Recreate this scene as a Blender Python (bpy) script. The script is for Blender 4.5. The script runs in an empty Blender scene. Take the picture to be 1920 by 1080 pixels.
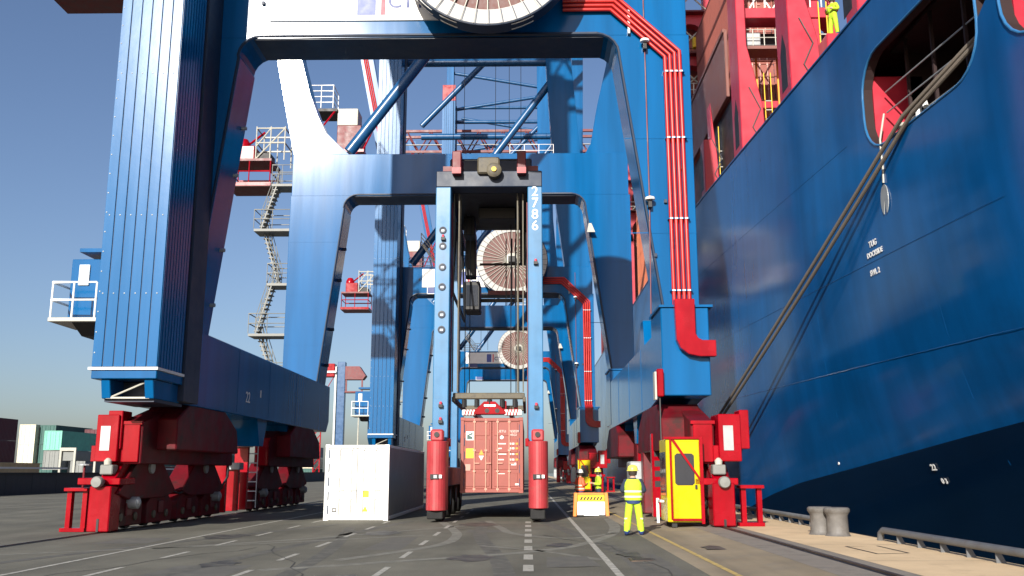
import bpy, bmesh, math, random
from mathutils import Vector, Matrix
from mathutils.geometry import delaunay_2d_cdt
random.seed(7)
R = math.radians
scene = bpy.context.scene
col = scene.collection

# ------------------------------------------------------------ camera, sky, sun, exposure
EYE = 1.8
FPX = 1750.0                       # focal length in pixels of a 1920 px wide picture
PITCH = math.atan(345 / FPX)
YAW = math.atan(30 * math.cos(PITCH) / FPX)
cd = bpy.data.cameras.new('camera'); cam = bpy.data.objects.new('camera', cd); col.objects.link(cam)
cd.sensor_width = 36.0; cd.lens = 36.0 * FPX / 1920; cd.clip_start = 0.1; cd.clip_end = 6000
cam.location = (0, 0, EYE); cam.rotation_euler = (math.pi / 2 + PITCH, 0, YAW)
scene.camera = cam
SUN_EL, SUN_AZ = R(23.5), R(15.7)  # behind the camera, to the left
w = bpy.data.worlds.new('World'); scene.world = w; w.use_nodes = True
nt = w.node_tree; bg = nt.nodes['Background']
sk = nt.nodes.new('ShaderNodeTexSky'); sk.sky_type = 'NISHITA'; sk.sun_disc = False
sk.sun_elevation = SUN_EL; sk.sun_rotation = math.pi + SUN_AZ
sk.air_density = 1.0; sk.dust_density = 1.7; sk.ozone_density = 3.0; sk.altitude = 0
tn = nt.nodes.new('ShaderNodeMix'); tn.data_type = 'RGBA'; tn.blend_type = 'MULTIPLY'; tn.inputs[0].default_value = 1; tn.inputs[7].default_value = (1.03, .995, 1.06, 1)
nt.links.new(sk.outputs[0], tn.inputs[6]); nt.links.new(tn.outputs[2], bg.inputs[0]); bg.inputs[1].default_value = 0.08
sl = bpy.data.lights.new('sun', 'SUN'); so = bpy.data.objects.new('sun', sl); col.objects.link(so)
sl.energy = 5.0; sl.angle = R(0.5); sl.color = (1.0, 0.95, 0.87)
sd = Vector((-math.sin(SUN_AZ) * math.cos(SUN_EL), -math.cos(SUN_AZ) * math.cos(SUN_EL), math.sin(SUN_EL)))
so.rotation_euler = sd.to_track_quat('Z', 'Y').to_euler(); so.location = (-20, -60, 40)
scene.view_settings.view_transform = 'Standard'; scene.view_settings.look = 'None'
scene.view_settings.exposure = 0.58; scene.view_settings.gamma = 1.0

# ------------------------------------------------------------ materials
MATS = {}
def mat(name, c, rough=0.5, metal=0.0, var=0.12, scale=1.5, bump=0.0, bscale=20, spec=0.5, dirt=None, streak=False, emit=None, rvar=0.08):
    if name in MATS: return MATS[name]
    m = bpy.data.materials.new(name); m.use_nodes = True; MATS[name] = m
    t = m.node_tree; N = t.nodes; L = t.links; p = N['Principled BSDF']
    p.inputs['Metallic'].default_value = metal; p.inputs['Specular IOR Level'].default_value = spec
    tc = N.new('ShaderNodeTexCoord'); mp = N.new('ShaderNodeMapping'); L.new(tc.outputs['Object'], mp.inputs[0])
    if streak: mp.inputs['Scale'].default_value = (2.5, 2.5, 0.18)
    n = N.new('ShaderNodeTexNoise'); n.inputs['Scale'].default_value = scale; n.inputs['Detail'].default_value = 5; n.inputs['Roughness'].default_value = .6
    L.new(mp.outputs[0], n.inputs['Vector'])
    r = N.new('ShaderNodeMapRange'); r.inputs[1].default_value = .3; r.inputs[2].default_value = .7
    r.inputs[3].default_value = 1 - var; r.inputs[4].default_value = 1 + var; L.new(n.outputs[0], r.inputs[0])
    mx = N.new('ShaderNodeMix'); mx.data_type = 'RGBA'; mx.blend_type = 'MULTIPLY'; mx.inputs[0].default_value = 1
    mx.inputs[6].default_value = (*c, 1); L.new(r.outputs[0], mx.inputs[7])
    out = mx.outputs[2]
    if dirt:
        n2 = N.new('ShaderNodeTexNoise'); n2.inputs['Scale'].default_value = dirt[1]; n2.inputs['Detail'].default_value = 8; n2.inputs['Roughness'].default_value = .7
        L.new(mp.outputs[0], n2.inputs['Vector'])
        cr = N.new('ShaderNodeMapRange'); cr.inputs[1].default_value = dirt[2]; cr.inputs[2].default_value = dirt[2] + .18; cr.inputs[4].default_value = dirt[3]
        L.new(n2.outputs[0], cr.inputs[0])
        m2 = N.new('ShaderNodeMix'); m2.data_type = 'RGBA'; L.new(cr.outputs[0], m2.inputs[0]); L.new(out, m2.inputs[6]); m2.inputs[7].default_value = (*dirt[0], 1)
        out = m2.outputs[2]
    L.new(out, p.inputs['Base Color'])
    rr = N.new('ShaderNodeMapRange'); rr.inputs[1].default_value = .3; rr.inputs[2].default_value = .7
    rr.inputs[3].default_value = max(.02, rough - rvar); rr.inputs[4].default_value = min(1, rough + rvar); L.new(n.outputs[0], rr.inputs[0]); L.new(rr.outputs[0], p.inputs['Roughness'])
    if bump:
        n3 = N.new('ShaderNodeTexNoise'); n3.inputs['Scale'].default_value = bscale; n3.inputs['Detail'].default_value = 3; L.new(tc.outputs['Object'], n3.inputs['Vector'])
        b = N.new('ShaderNodeBump'); b.inputs['Strength'].default_value = bump; b.inputs['Distance'].default_value = .02; L.new(n3.outputs[0], b.inputs['Height']); L.new(b.outputs[0], p.inputs['Normal'])
    if emit: p.inputs['Emission Color'].default_value = (*emit[0], 1); p.inputs['Emission Strength'].default_value = emit[1]
    return m
RUST = (.16, .07, .035); GRIME = (.03, .03, .032)
BLUE = mat('crane blue paint', (.0005, .092, .255), .15, var=.07, rvar=.012, spec=.30, scale=.7, streak=True, dirt=((.012, .075, .17), 1.6, .60, .45))
CLAD = mat('clad blue sheet', (.001, .100, .268), .19, rvar=.015, spec=.34, var=.08, scale=.6, streak=True, bump=.06, bscale=2.5)
GROOVE = mat('dark joint', (.006, .03, .08), .6)
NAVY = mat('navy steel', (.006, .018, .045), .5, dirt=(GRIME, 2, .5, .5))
TUBE = mat('dark blue tube', (.012, .075, .19), .30, var=.1)
RED = mat('red machine paint', (.29, .0008, .008), .24, spec=.25, var=.10, scale=1.2, dirt=((.20, .008, .016), 1.8, .60, .5))
DKRED = mat('worn dark red paint', (.13, .006, .010), .5, var=.2, dirt=(GRIME, 2.5, .5, .6))
GRIMSHADERED = mat('grimy red with bogie shade', (.115, .004, .009), .55, var=.25, scale=1.5, dirt=((.026, .016, .014), 1.3, .47, .8), spec=.2)  # grime, plus the shade on the bogie sides put into the red
REDPIPE = mat('red cable pipe', (.44, .016, .012), .35, var=.08)
STRAD = mat('carrier blue paint', (.035, .165, .33), .40, var=.10, dirt=((.06, .12, .2), 1.6, .56, .45))
GUARD = mat('faded red guard', (.36, .035, .042), .45, var=.14, dirt=((.22, .07, .06), 2.2, .52, .55))
BLACK = mat('black greasy steel', (.010, .010, .011), .55, var=.3)
OLIVE = mat('greasy brown steel', (.10, .085, .055), .6, var=.3, dirt=(GRIME, 5, .5, .7))
TYRE = mat('tyre rubber', (.012, .012, .012), .85, bump=.3)
WHITE = mat('white paint', (.78, .78, .75), .45, var=.05, dirt=((.45, .42, .36), 3, .62, .35))
REEFER = mat('white container paint', (.80, .80, .76), .42, var=.04, dirt=((.52, .48, .40), 2.2, .60, .30))
CREAM = mat('cream metal', (.42, .41, .35), .5, var=.12)
REELW = mat('dulled white flange', (.38, .37, .35), .5, var=.1)
STAIR = mat('grey stair steel', (.19, .195, .18), .55, var=.15)
GREY = mat('galvanised steel', (.36, .38, .38), .45, metal=.3, var=.15)
GLASS = mat('dark window glass', (.03, .035, .045), .08, var=.05)
PANE = mat('pale window glass', (.55, .62, .66), .12, var=.04)
YELLOW = mat('yellow cabin paint', (.52, .42, .0015), .30, spec=.3, var=.05, dirt=((.55, .40, .02), 2, .62, .35))
COPPER = mat('wound copper coloured cable', (.105, .032, .024), .55, var=.2, scale=8)
CONTRED = mat('brick red container paint', (.27, .062, .045), .5, var=.1, dirt=((.25, .06, .05), 1.6, .55, .5))
DKTXT = mat('dark blue lettering', (.03, .05, .18), .5, var=.02)
WTXT = mat('white lettering', (.80, .80, .78), .5, var=.02)
STICKY = mat('yellow sticker', (.80, .52, .02), .5, var=.05)
STICKO = mat('orange sticker', (.85, .30, .03), .5, var=.05)
LOGORED = mat('red logo bar', (.62, .03, .06), .5, var=.02)
LOGOBLUE = mat('blue logo block', (.06, .09, .34), .5, var=.02)
DKGREEN = mat('dark green mark', (.03, .09, .08), .5, var=.02)
ROPE = mat('mooring rope', (.15, .125, .10), .9, var=.3, scale=30)
ORANGE = mat('orange barrier plastic', (.82, .25, .05), .5, var=.08)

# ------------------------------------------------------------ mesh helpers
class MB:
    def __init__(s): s.v = []; s.f = []
    def add(s, vs, fs):
        o = len(s.v); s.v += [tuple(v) for v in vs]; s.f += [tuple(i + o for i in f) for f in fs]; return s
    def box(s, x0, x1, y0, y1, z0, z1):
        vs = [(x, y, z) for z in (z0, z1) for y in (y0, y1) for x in (x0, x1)]
        return s.add(vs, [(0, 2, 3, 1), (4, 5, 7, 6), (0, 1, 5, 4), (2, 6, 7, 3), (0, 4, 6, 2), (1, 3, 7, 5)])
    def prism(s, poly, a, b, ax):
        # ax: axis of extrusion; poly in the two other axes, in order (x,y,z) without ax
        def P(p, h): return (h, p[0], p[1]) if ax == 'x' else ((p[0], h, p[1]) if ax == 'y' else (p[0], p[1], h))
        n = len(poly); vs = [P(p, a) for p in poly] + [P(p, b) for p in poly]
        fs = [tuple(range(n))[::-1], tuple(range(n, 2 * n))] + [(i, (i + 1) % n, n + (i + 1) % n, n + i) for i in range(n)]
        return s.add(vs, fs)
    def cyl(s, p0, p1, r0, r1=None, n=12, caps=True):
        r1 = r0 if r1 is None else r1; p0 = Vector(p0); p1 = Vector(p1); d = (p1 - p0).normalized()
        a = d.orthogonal().normalized(); b = d.cross(a); vs = []
        for p, r in ((p0, r0), (p1, r1)):
            for i in range(n):
                t = 2 * math.pi * i / n; vs.append(p + a * (r * math.cos(t)) + b * (r * math.sin(t)))
        fs = [(i, (i + 1) % n, n + (i + 1) % n, n + i) for i in range(n)]
        if caps: fs += [tuple(range(n))[::-1], tuple(range(n, 2 * n))]
        return s.add(vs, fs)
    def path(s, pts, r, n=8, caps=True):
        pts = [Vector(p) for p in pts]; rings = []; a = None
        for i, p in enumerate(pts):
            d = (pts[min(i + 1, len(pts) - 1)] - pts[max(i - 1, 0)]).normalized()
            a = d.orthogonal().normalized() if a is None else (a - d * a.dot(d)).normalized()
            b = d.cross(a)
            k = r
            if 0 < i < len(pts) - 1:
                c = (pts[i + 1] - p).normalized().dot((p - pts[i - 1]).normalized()); k = r / max(.5, math.sqrt((1 + c) / 2))
            rings.append([p + a * (k * math.cos(2 * math.pi * j / n)) + b * (k * math.sin(2 * math.pi * j / n)) for j in range(n)])
        vs = [v for g in rings for v in g]; fs = []
        for i in range(len(rings) - 1):
            for j in range(n): fs.append((i * n + j, i * n + (j + 1) % n, (i + 1) * n + (j + 1) % n, (i + 1) * n + j))
        if caps: fs += [tuple(range(n))[::-1], tuple(range(len(vs) - n, len(vs)))]
        return s.add(vs, fs)
    def lathe(s, prof, c, ax='z', n=24):
        # prof: list of (radius, height) along the axis through c
        vs = []
        for r, h in prof:
            for i in range(n):
                t = 2 * math.pi * i / n; a, b = r * math.cos(t), r * math.sin(t)
                vs.append((c[0] + a, c[1] + b, c[2] + h) if ax == 'z' else ((c[0] + a, c[1] + h, c[2] + b) if ax == 'y' else (c[0] + h, c[1] + a, c[2] + b)))
        m = len(prof); fs = [(i * n + j, i * n + (j + 1) % n, (i + 1) * n + (j + 1) % n, (i + 1) * n + j) for i in range(m - 1) for j in range(n)]
        if prof[0][0] > 1e-6: fs.append(tuple(range(n))[::-1])
        if prof[-1][0] > 1e-6: fs.append(tuple(range((m - 1) * n, m * n)))
        return s.add(vs, fs)
    def strip(s, c, wd, z):
        # flat ribbon along a list of (x, y) points
        vs = []
        for i, p in enumerate(c):
            d = Vector(c[min(i + 1, len(c) - 1)]) - Vector(c[max(i - 1, 0)]); d.normalize(); nn = Vector((-d.y, d.x)) * wd / 2
            q = Vector(p)
            for k in (q + nn, q - nn): vs.append((k.x, k.y, gz(k.x) + z))
        return s.add(vs, [(2 * i, 2 * i + 1, 2 * i + 3, 2 * i + 2) for i in range(len(c) - 1)])
    def mesh(s, name, o=Vector((0, 0, 0)), bevel=0, smooth=False):
        me = bpy.data.meshes.new(name); me.from_pydata([(v[0] - o[0], v[1] - o[1], v[2] - o[2]) for v in s.v], [], s.f)
        bm = bmesh.new(); bm.from_mesh(me); bmesh.ops.recalc_face_normals(bm, faces=bm.faces)
        if bevel:
            es = [e for e in bm.edges if len(e.link_faces) == 2 and e.calc_face_angle(0) > .5]
            bmesh.ops.bevel(bm, geom=es, offset=bevel, segments=1, affect='EDGES', clamp_overlap=True)
        bm.to_mesh(me); bm.free()
        if smooth: me.shade_smooth(); 
        if smooth: me.set_sharp_from_angle(angle=R(40))
        return me
    def build(s, name, m, parent=None, bevel=0, smooth=False):
        if parent is not None: o = W[parent.name]
        else:
            xs = [v[0] for v in s.v]; ys = [v[1] for v in s.v]; zs = [v[2] for v in s.v]
            o = Vector(((min(xs) + max(xs)) / 2, (min(ys) + max(ys)) / 2, min(zs)))
        me = s.mesh(name, o, bevel, smooth); me.materials.append(m)
        ob = bpy.data.objects.new(name, me); col.objects.link(ob)
        if parent is not None: ob.parent = parent
        else: ob.location = o
        W[ob.name] = o
        return ob
W = {}
def gz(x):                                   # the quay apron rises a little towards the water
    t = min(1, max(0, (x - 1) / 4)); return .18 * t
def tag(o, label=None, cat=None, group=None, kind=None):
    if label: o['label'] = label
    if cat: o['category'] = cat
    if group: o['group'] = group
    if kind: o['kind'] = kind
    return o
def thing(name, loc, label, cat, group=None):
    o = bpy.data.objects.new(name, None); col.objects.link(o); o.location = loc; o.empty_display_size = .3
    W[o.name] = Vector(loc); return tag(o, label, cat, group)
def inst(me, name, parent, loc=(0, 0, 0), rot=(0, 0, 0)):
    ob = bpy.data.objects.new(name, me); col.objects.link(ob); ob.parent = parent; ob.location = loc; ob.rotation_euler = rot
    W[ob.name] = W[parent.name]; return ob
def kids(o): return [c for c in bpy.data.objects if c.parent == o]
def copy_tree(o, parent=None, ch=None):
    if ch is None:
        ch = {}
        for x in bpy.data.objects:
            if x.parent: ch.setdefault(x.parent.name, []).append(x)
    c = o.copy(); col.objects.link(c); c.parent = parent
    for k in ch.get(o.name, []): copy_tree(k, c, ch)
    return c
def text(s, name, m, parent, loc, size, rot=(math.pi / 2, 0, 0), depth=.004, align='CENTER', bold=.0):
    cu = bpy.data.curves.new(name, 'FONT'); cu.body = s; cu.size = size; cu.extrude = depth; cu.align_x = align; cu.align_y = 'CENTER'; cu.offset = bold
    t = bpy.data.objects.new(name, cu); col.objects.link(t)
    dg = bpy.context.evaluated_depsgraph_get(); me = bpy.data.meshes.new_from_object(t.evaluated_get(dg)); bpy.data.objects.remove(t)
    me.materials.clear(); me.materials.append(m)
    ob = bpy.data.objects.new(name, me); col.objects.link(ob); ob.parent = parent
    o = W[parent.name] if parent else Vector((0, 0, 0)); ob.location = Vector(loc) - o; ob.rotation_euler = rot; W[ob.name] = o
    return ob
def rail_mb(pts, h=1.05, r=.025, mid=2, post=True):
    b = MB()
    for k in range(mid):
        z = h * (k + 1) / mid; b.path([(p[0], p[1], p[2] + z) for p in pts], r, 6)
    if post:
        for p in pts: b.cyl(p, (p[0], p[1], p[2] + h), r, n=6)
    return b
def arc(cx, cz, r, a0, a1, n=6): return [(cx + r * math.cos(R(a0 + (a1 - a0) * i / n)), cz + r * math.sin(R(a0 + (a1 - a0) * i / n))) for i in range(n + 1)]

# ------------------------------------------------------------ ground, quay strip, water
ASPH = mat('asphalt', (.128, .122, .096), .9, var=.22, scale=.35, bump=.35, bscale=60, dirt=((.088, .084, .068), .55, .52, .5), spec=.3)
t = ASPH.node_tree; p = t.nodes['Principled BSDF']
def extra_noise(m, sc, lo, hi, stretch=(1, 1, 1)):
    t = m.node_tree; N = t.nodes; L = t.links; p = N['Principled BSDF']; src = p.inputs['Base Color'].links[0].from_socket
    tc = N.new('ShaderNodeTexCoord'); mp = N.new('ShaderNodeMapping'); mp.inputs['Scale'].default_value = stretch; L.new(tc.outputs['Object'], mp.inputs[0])
    n = N.new('ShaderNodeTexNoise'); n.inputs['Scale'].default_value = sc; n.inputs['Detail'].default_value = 6; L.new(mp.outputs[0], n.inputs['Vector'])
    r = N.new('ShaderNodeMapRange'); r.inputs[1].default_value = .32; r.inputs[2].default_value = .68; r.inputs[3].default_value = lo; r.inputs[4].default_value = hi; L.new(n.outputs[0], r.inputs[0])
    mx = N.new('ShaderNodeMix'); mx.data_type = 'RGBA'; mx.blend_type = 'MULTIPLY'; mx.inputs[0].default_value = 1; L.new(src, mx.inputs[6]); L.new(r.outputs[0], mx.inputs[7]); L.new(mx.outputs[2], p.inputs['Base Color'])
extra_noise(ASPH, 45, .8, 1.2); extra_noise(ASPH, .9, .82, 1.15, (1, .12, 1))
CONC = mat('tan concrete', (.25, .205, .14), .85, var=.15, scale=.6, bump=.25, bscale=40, dirt=((.18, .16, .13), .8, .52, .6), spec=.3)
extra_noise(CONC, 1.5, .8, 1.15, (1, .08, 1))
SAND = mat('sandy quay concrete', (.60, .45, .28), .9, var=.12, scale=.7, bump=.3, bscale=50, dirt=((.36, .27, .175), 1.3, .56, .6), spec=.2)
RAILBED = mat('grey rail bed', (.22, .195, .165), .85, var=.2, scale=1, bump=.3, bscale=40, dirt=((.06, .055, .05), 1, .5, .6), spec=.3)
extra_noise(BLUE, 1.3, .84, 1.10, (1.2, 1.2, .09)); extra_noise(STRAD, 1.5, .82, 1.12, (1.2, 1.2, .1)); extra_noise(YELLOW, 2.2, .88, 1.06, (1, 1, .2)); extra_noise(RED, 2.5, .82, 1.1, (1, 1, .3))
EDGE = 8.75
def sheet(xs, y0, y1, dz=0):
    b = MB(); ys = [y0, -20, 0, 20, 40, 60, 100, 200, 400, y1]; ys = sorted(set(y for y in ys if y0 <= y <= y1))
    for i in range(len(xs) - 1):
        for j in range(len(ys) - 1):
            b.add([(xs[i], ys[j], gz(xs[i]) + dz), (xs[i + 1], ys[j], gz(xs[i + 1]) + dz), (xs[i + 1], ys[j + 1], gz(xs[i + 1]) + dz), (xs[i], ys[j + 1], gz(xs[i]) + dz)], [(0, 1, 2, 3)])
    return b
tag(sheet([-2500, -200, -60, -20, 0, 1, 2, 3, 4, 5, EDGE], -120, 3000).build('apron_ground', ASPH), kind='structure')
tag(sheet([3.05, 4, 4.95], -60, 900, .004).build('concrete_lane', CONC), kind='structure')
tag(sheet([4.95, 5, 6.25], -60, 900, .006).build('rail_bed', RAILBED), kind='structure')
tag(sheet([6.25, EDGE - .02], -60, 900, .008).build('quay_strip', SAND), kind='structure')
tag(MB().box(EDGE - .35, EDGE + .02, -60, 900, -4, .175).build('quay_wall', CONC), kind='structure')
WATER = mat('harbour water', (.01, .02, .025), .08, var=.1, bump=.6, bscale=1.5)
tag(MB().add([(EDGE, -400, -2.6), (3000, -400, -2.6), (3000, 3000, -2.6), (EDGE, 3000, -2.6)], [(0, 1, 2, 3)]).build('water', WATER), kind='structure')
# rails with their groove
RAILST = mat('worn rail steel', (.12, .085, .06), .45, metal=.6, var=.3)
for nm, rx in (('crane_rail', 5.82), ('crane_rail', -12.9)):
    z = gz(rx)
    tag(MB().box(rx - .035, rx + .035, -40, 600, z - .05, z + .03).build(nm, RAILST), kind='structure')
    for s in (-1, 1): tag(sheet([rx + s * .085 - .05, rx + s * .085 + .05], -40, 600, .0095).build('rail_groove', BLACK), kind='structure')
# painted markings
PAINTW = mat('worn white road paint', (.38, .365, .315), .8, var=.2, scale=3, dirt=((.15, .145, .12), 5, .47, .9))
PAINTY = mat('worn yellow road paint', (.46, .33, .10), .8, var=.2, scale=3, dirt=((.20, .17, .12), 5, .48, .85))
mk = []
mk.append(tag(MB().strip([(-9.35, y) for y in range(8, 61, 4)], .12, .005).build('lane_line', PAINTW), kind='structure'))
mk.append(tag(MB().strip([(1.6, y) for y in range(6, 90, 4)], .13, .005).build('lane_line', PAINTW), kind='structure'))
mk.append(tag(MB().strip([(3.48, y) for y in range(6, 90, 4)], .10, .0095).build('lane_line', PAINTY), kind='structure'))
for x in (-7.8, -5.17, -2.7):
    y = {-7.8: 16.9, -5.17: 16.4, -2.7: 17.0}[x]
    while y < 46:
        if not (x < -5 and 35.6 < y < 48.5): tag(MB().strip([(x, y), (x, y + 1.65)], .12, .005).build('lane_dash', PAINTW), kind='structure')
        y += 3.55
y = 13.2
while y < 36:
    tag(MB().strip([(0, y), (0, y + 1.2)], .2, .005).build('lane_dash', PAINTW), kind='structure'); y += 2.35
WORN = mat('pale scuffed arc', (.18, .175, .145), .9, var=.25, scale=4, dirt=((.125, .12, .096), 3, .44, .95))
def curve2(pts, n=14):
    out = []; P = [pts[0]] + pts + [pts[-1]]
    for i in range(1, len(P) - 2):
        for k in range(n):
            u = k / n; a, b, c, d = [Vector(q) for q in P[i - 1:i + 3]]
            out.append(tuple(.5 * ((2 * b) + (-a + c) * u + (2 * a - 5 * b + 4 * c - d) * u * u + (-a + 3 * b - 3 * c + d) * u ** 3)))
    return out + [tuple(pts[-1])]
for pts, wd in ([(-3.3, 36), (-2.45, 31), (-2.05, 27.5), (-2.3, 24), (-4, 20)], .3), ([(-1.5, 36), (-.9, 31.5), (-.35, 28.4), (1.2, 26.6), (2.6, 28)], .28), \
        ([(3.0, 36), (2.7, 30), (2.0, 26), (.3, 22.5), (-2.5, 20), (-5, 18)], .34), ([(-1.2, 24), (.4, 22.3), (1.5, 20)], .2), ([(-9, 23), (-6, 26.5), (-2, 33)], .25), ([(-12, 21), (-7, 24.5), (-3, 28)], .22):
    tag(MB().strip(curve2(pts), wd, .0032).build('tyre_scuff', WORN), kind='structure')
SKID = mat('dark tyre mark', (.082, .079, .066), .85, var=.3, scale=3, dirt=((.125, .12, .096), 2.5, .47, .9))
for pts, wd in ([(-.2, 13), (-.6, 20), (-1.4, 28), (-1.6, 36)], .4), ([(-6.8, 14), (-5.8, 24), (-4.4, 36)], .35), ([(-4.2, 14), (-4.6, 22), (-5.9, 32)], .35), ([(2.4, 12), (2.2, 20), (1.2, 30), (.2, 38)], .38), ([(-11, 18), (-9.5, 24), (-6.5, 34)], .35):
    tag(MB().strip(curve2(pts), wd, .0025).build('tyre_mark', SKID), kind='structure')
PATCH = mat('asphalt repair patch', (.098, .094, .080), .9, var=.2, scale=2, dirt=((.125, .12, .098), 3, .5, .7))
OIL = mat('oil stain', (.050, .047, .040), .6, var=.3, scale=4, dirt=((.125, .12, .096), 2.2, .46, .95))
for x0, y0, w_, l_ in ((-6.9, 15.8, 1.6, 3.2), (-3.9, 22.6, .9, 4.5), (.35, 18.6, 1.05, 2.4), (-11.2, 24.5, 1.4, 2.2), (-1.9, 29.2, 1.2, 1.4), (1.9, 15.4, .9, 5.5)):
    tag(MB().add([(x, y, gz(x) + .0018) for x, y in ((x0, y0), (x0 + w_, y0 + .1), (x0 + w_ - .1, y0 + l_), (x0 + .05, y0 + l_ - .12))], [(0, 1, 2, 3)]).build('asphalt_patch', PATCH), kind='structure')
for x0, y0, r_ in ((-1.2, 20.6, .5), (-4.4, 28.8, .6), (.9, 24.2, .45), (-6.2, 19.2, .4), (2.3, 20.8, .4), (-3.4, 16.4, .5), (-8.6, 27.2, .6), (-1.7, 33.6, .7), (4.2, 21.5, .35)):
    n_ = 18; tag(MB().add([(x0 + r_ * (.7 + .5 * random.random()) * math.cos(2 * math.pi * i / n_), y0 + 1.7 * r_ * (.7 + .5 * random.random()) * math.sin(2 * math.pi * i / n_), gz(x0) + .0055 + .004 * (x0 > 3)) for i in range(n_)], [tuple(range(n_))]).build('oil_stain', OIL), kind='structure')
CRK = mat('crack filler', (.045, .043, .038), .8)
for sx0, sy0, dx, dy, n_ in ((-9.0, 15.5, .35, .8, 9), (-3.2, 14.8, -.25, .9, 10), (-.9, 22.5, .5, .45, 8), (2.6, 13.8, -.12, 1.0, 14), (-6.4, 28, .6, .3, 9), (-10.6, 30, .5, .6, 7)):
    c_ = [(sx0, sy0)]
    for i in range(n_): c_.append((c_[-1][0] + dx + random.uniform(-.3, .3), c_[-1][1] + dy + random.uniform(-.25, .25)))
    tag(MB().strip(c_, .028, .0062).build('asphalt_crack', CRK), kind='structure')
for x0, y0 in ((2.35, 19.6),):
    dr_ = tag(MB().box(x0 - .3, x0 + .3, y0 - .3, y0 + .3, gz(x0) - .02, gz(x0) + .009).build('drain_cover', RAILST), kind='structure')
    for k in range(5): MB().box(x0 - .24, x0 + .24, y0 - .23 + k * .1, y0 - .19 + k * .1, gz(x0) + .009, gz(x0) + .012).build('drain_slot', BLACK, dr_)
for y0 in range(10, 44, 4): tag(MB().strip([(6.27, y0), (8.7, y0 + .02)], .02, .0125).build('slab_joint', RAILBED), kind='structure')
# pipe railing along the quay edge and the double bollard
EPIPE = mat('dull grey pipe paint', (.125, .13, .135), .55, var=.2, scale=3, dirt=((.09, .06, .045), 4, .55, .6))
def edge_pipe(y0, y1, label):
    r = thing('edge_pipe', (8.45, y0, .18), label, 'pipe rail')
    pts = [(8.45, y0, .16), (8.45, y0 + .08, .36), (8.45, y0 + .25, .44), (8.45, y1 - .25, .44), (8.45, y1 - .08, .36), (8.45, y1, .16)]
    if y0 < y1: MB().path(pts, .075, 10).build('pipe', EPIPE, r, smooth=True)
    y = y0 + .6
    while y < y1 - .3:
        MB().prism([(8.43, .18), (8.62, .18), (8.5, .42), (8.43, .42)], y - .015, y + .015, 'y').build('bracket', EPIPE, r); y += 1.15
edge_pipe(-6, 23.3, 'grey steel pipe rail along the quay edge, nearest stretch, right of the bollards')
edge_pipe(27.2, 60, 'grey steel pipe rail along the quay edge behind the bollards')
BOLL = mat('weathered bollard iron', (.13, .122, .112), .6, var=.25, scale=4, bump=.2, dirt=((.07, .055, .042), 3, .5, .6))
for i, (bx, by) in enumerate(((7.72, 25.5), (7.98, 24.95))):
    b = MB().lathe([(.34, 0), (.30, .03), (.27, .12), (.265, .52), (.30, .58), (.33, .62), (.33, .68), (.29, .72), (0, .73)], (bx, by, .18), n=24).build('bollard', BOLL, smooth=True)
    tag(b, ['grey iron mooring bollard, the farther of the touching pair at quay edge', 'grey iron mooring bollard, the nearer of the touching pair at quay edge'][i], 'bollard', 'pair of mooring bollards')
tag(MB().strip([(7.0, 19.5), (7.7, 19.7), (7.75, 21.6), (7.0, 21.4), (7.0, 19.5)], .06, .0125).build('hatch_outline', BLACK), kind='structure')

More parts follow.
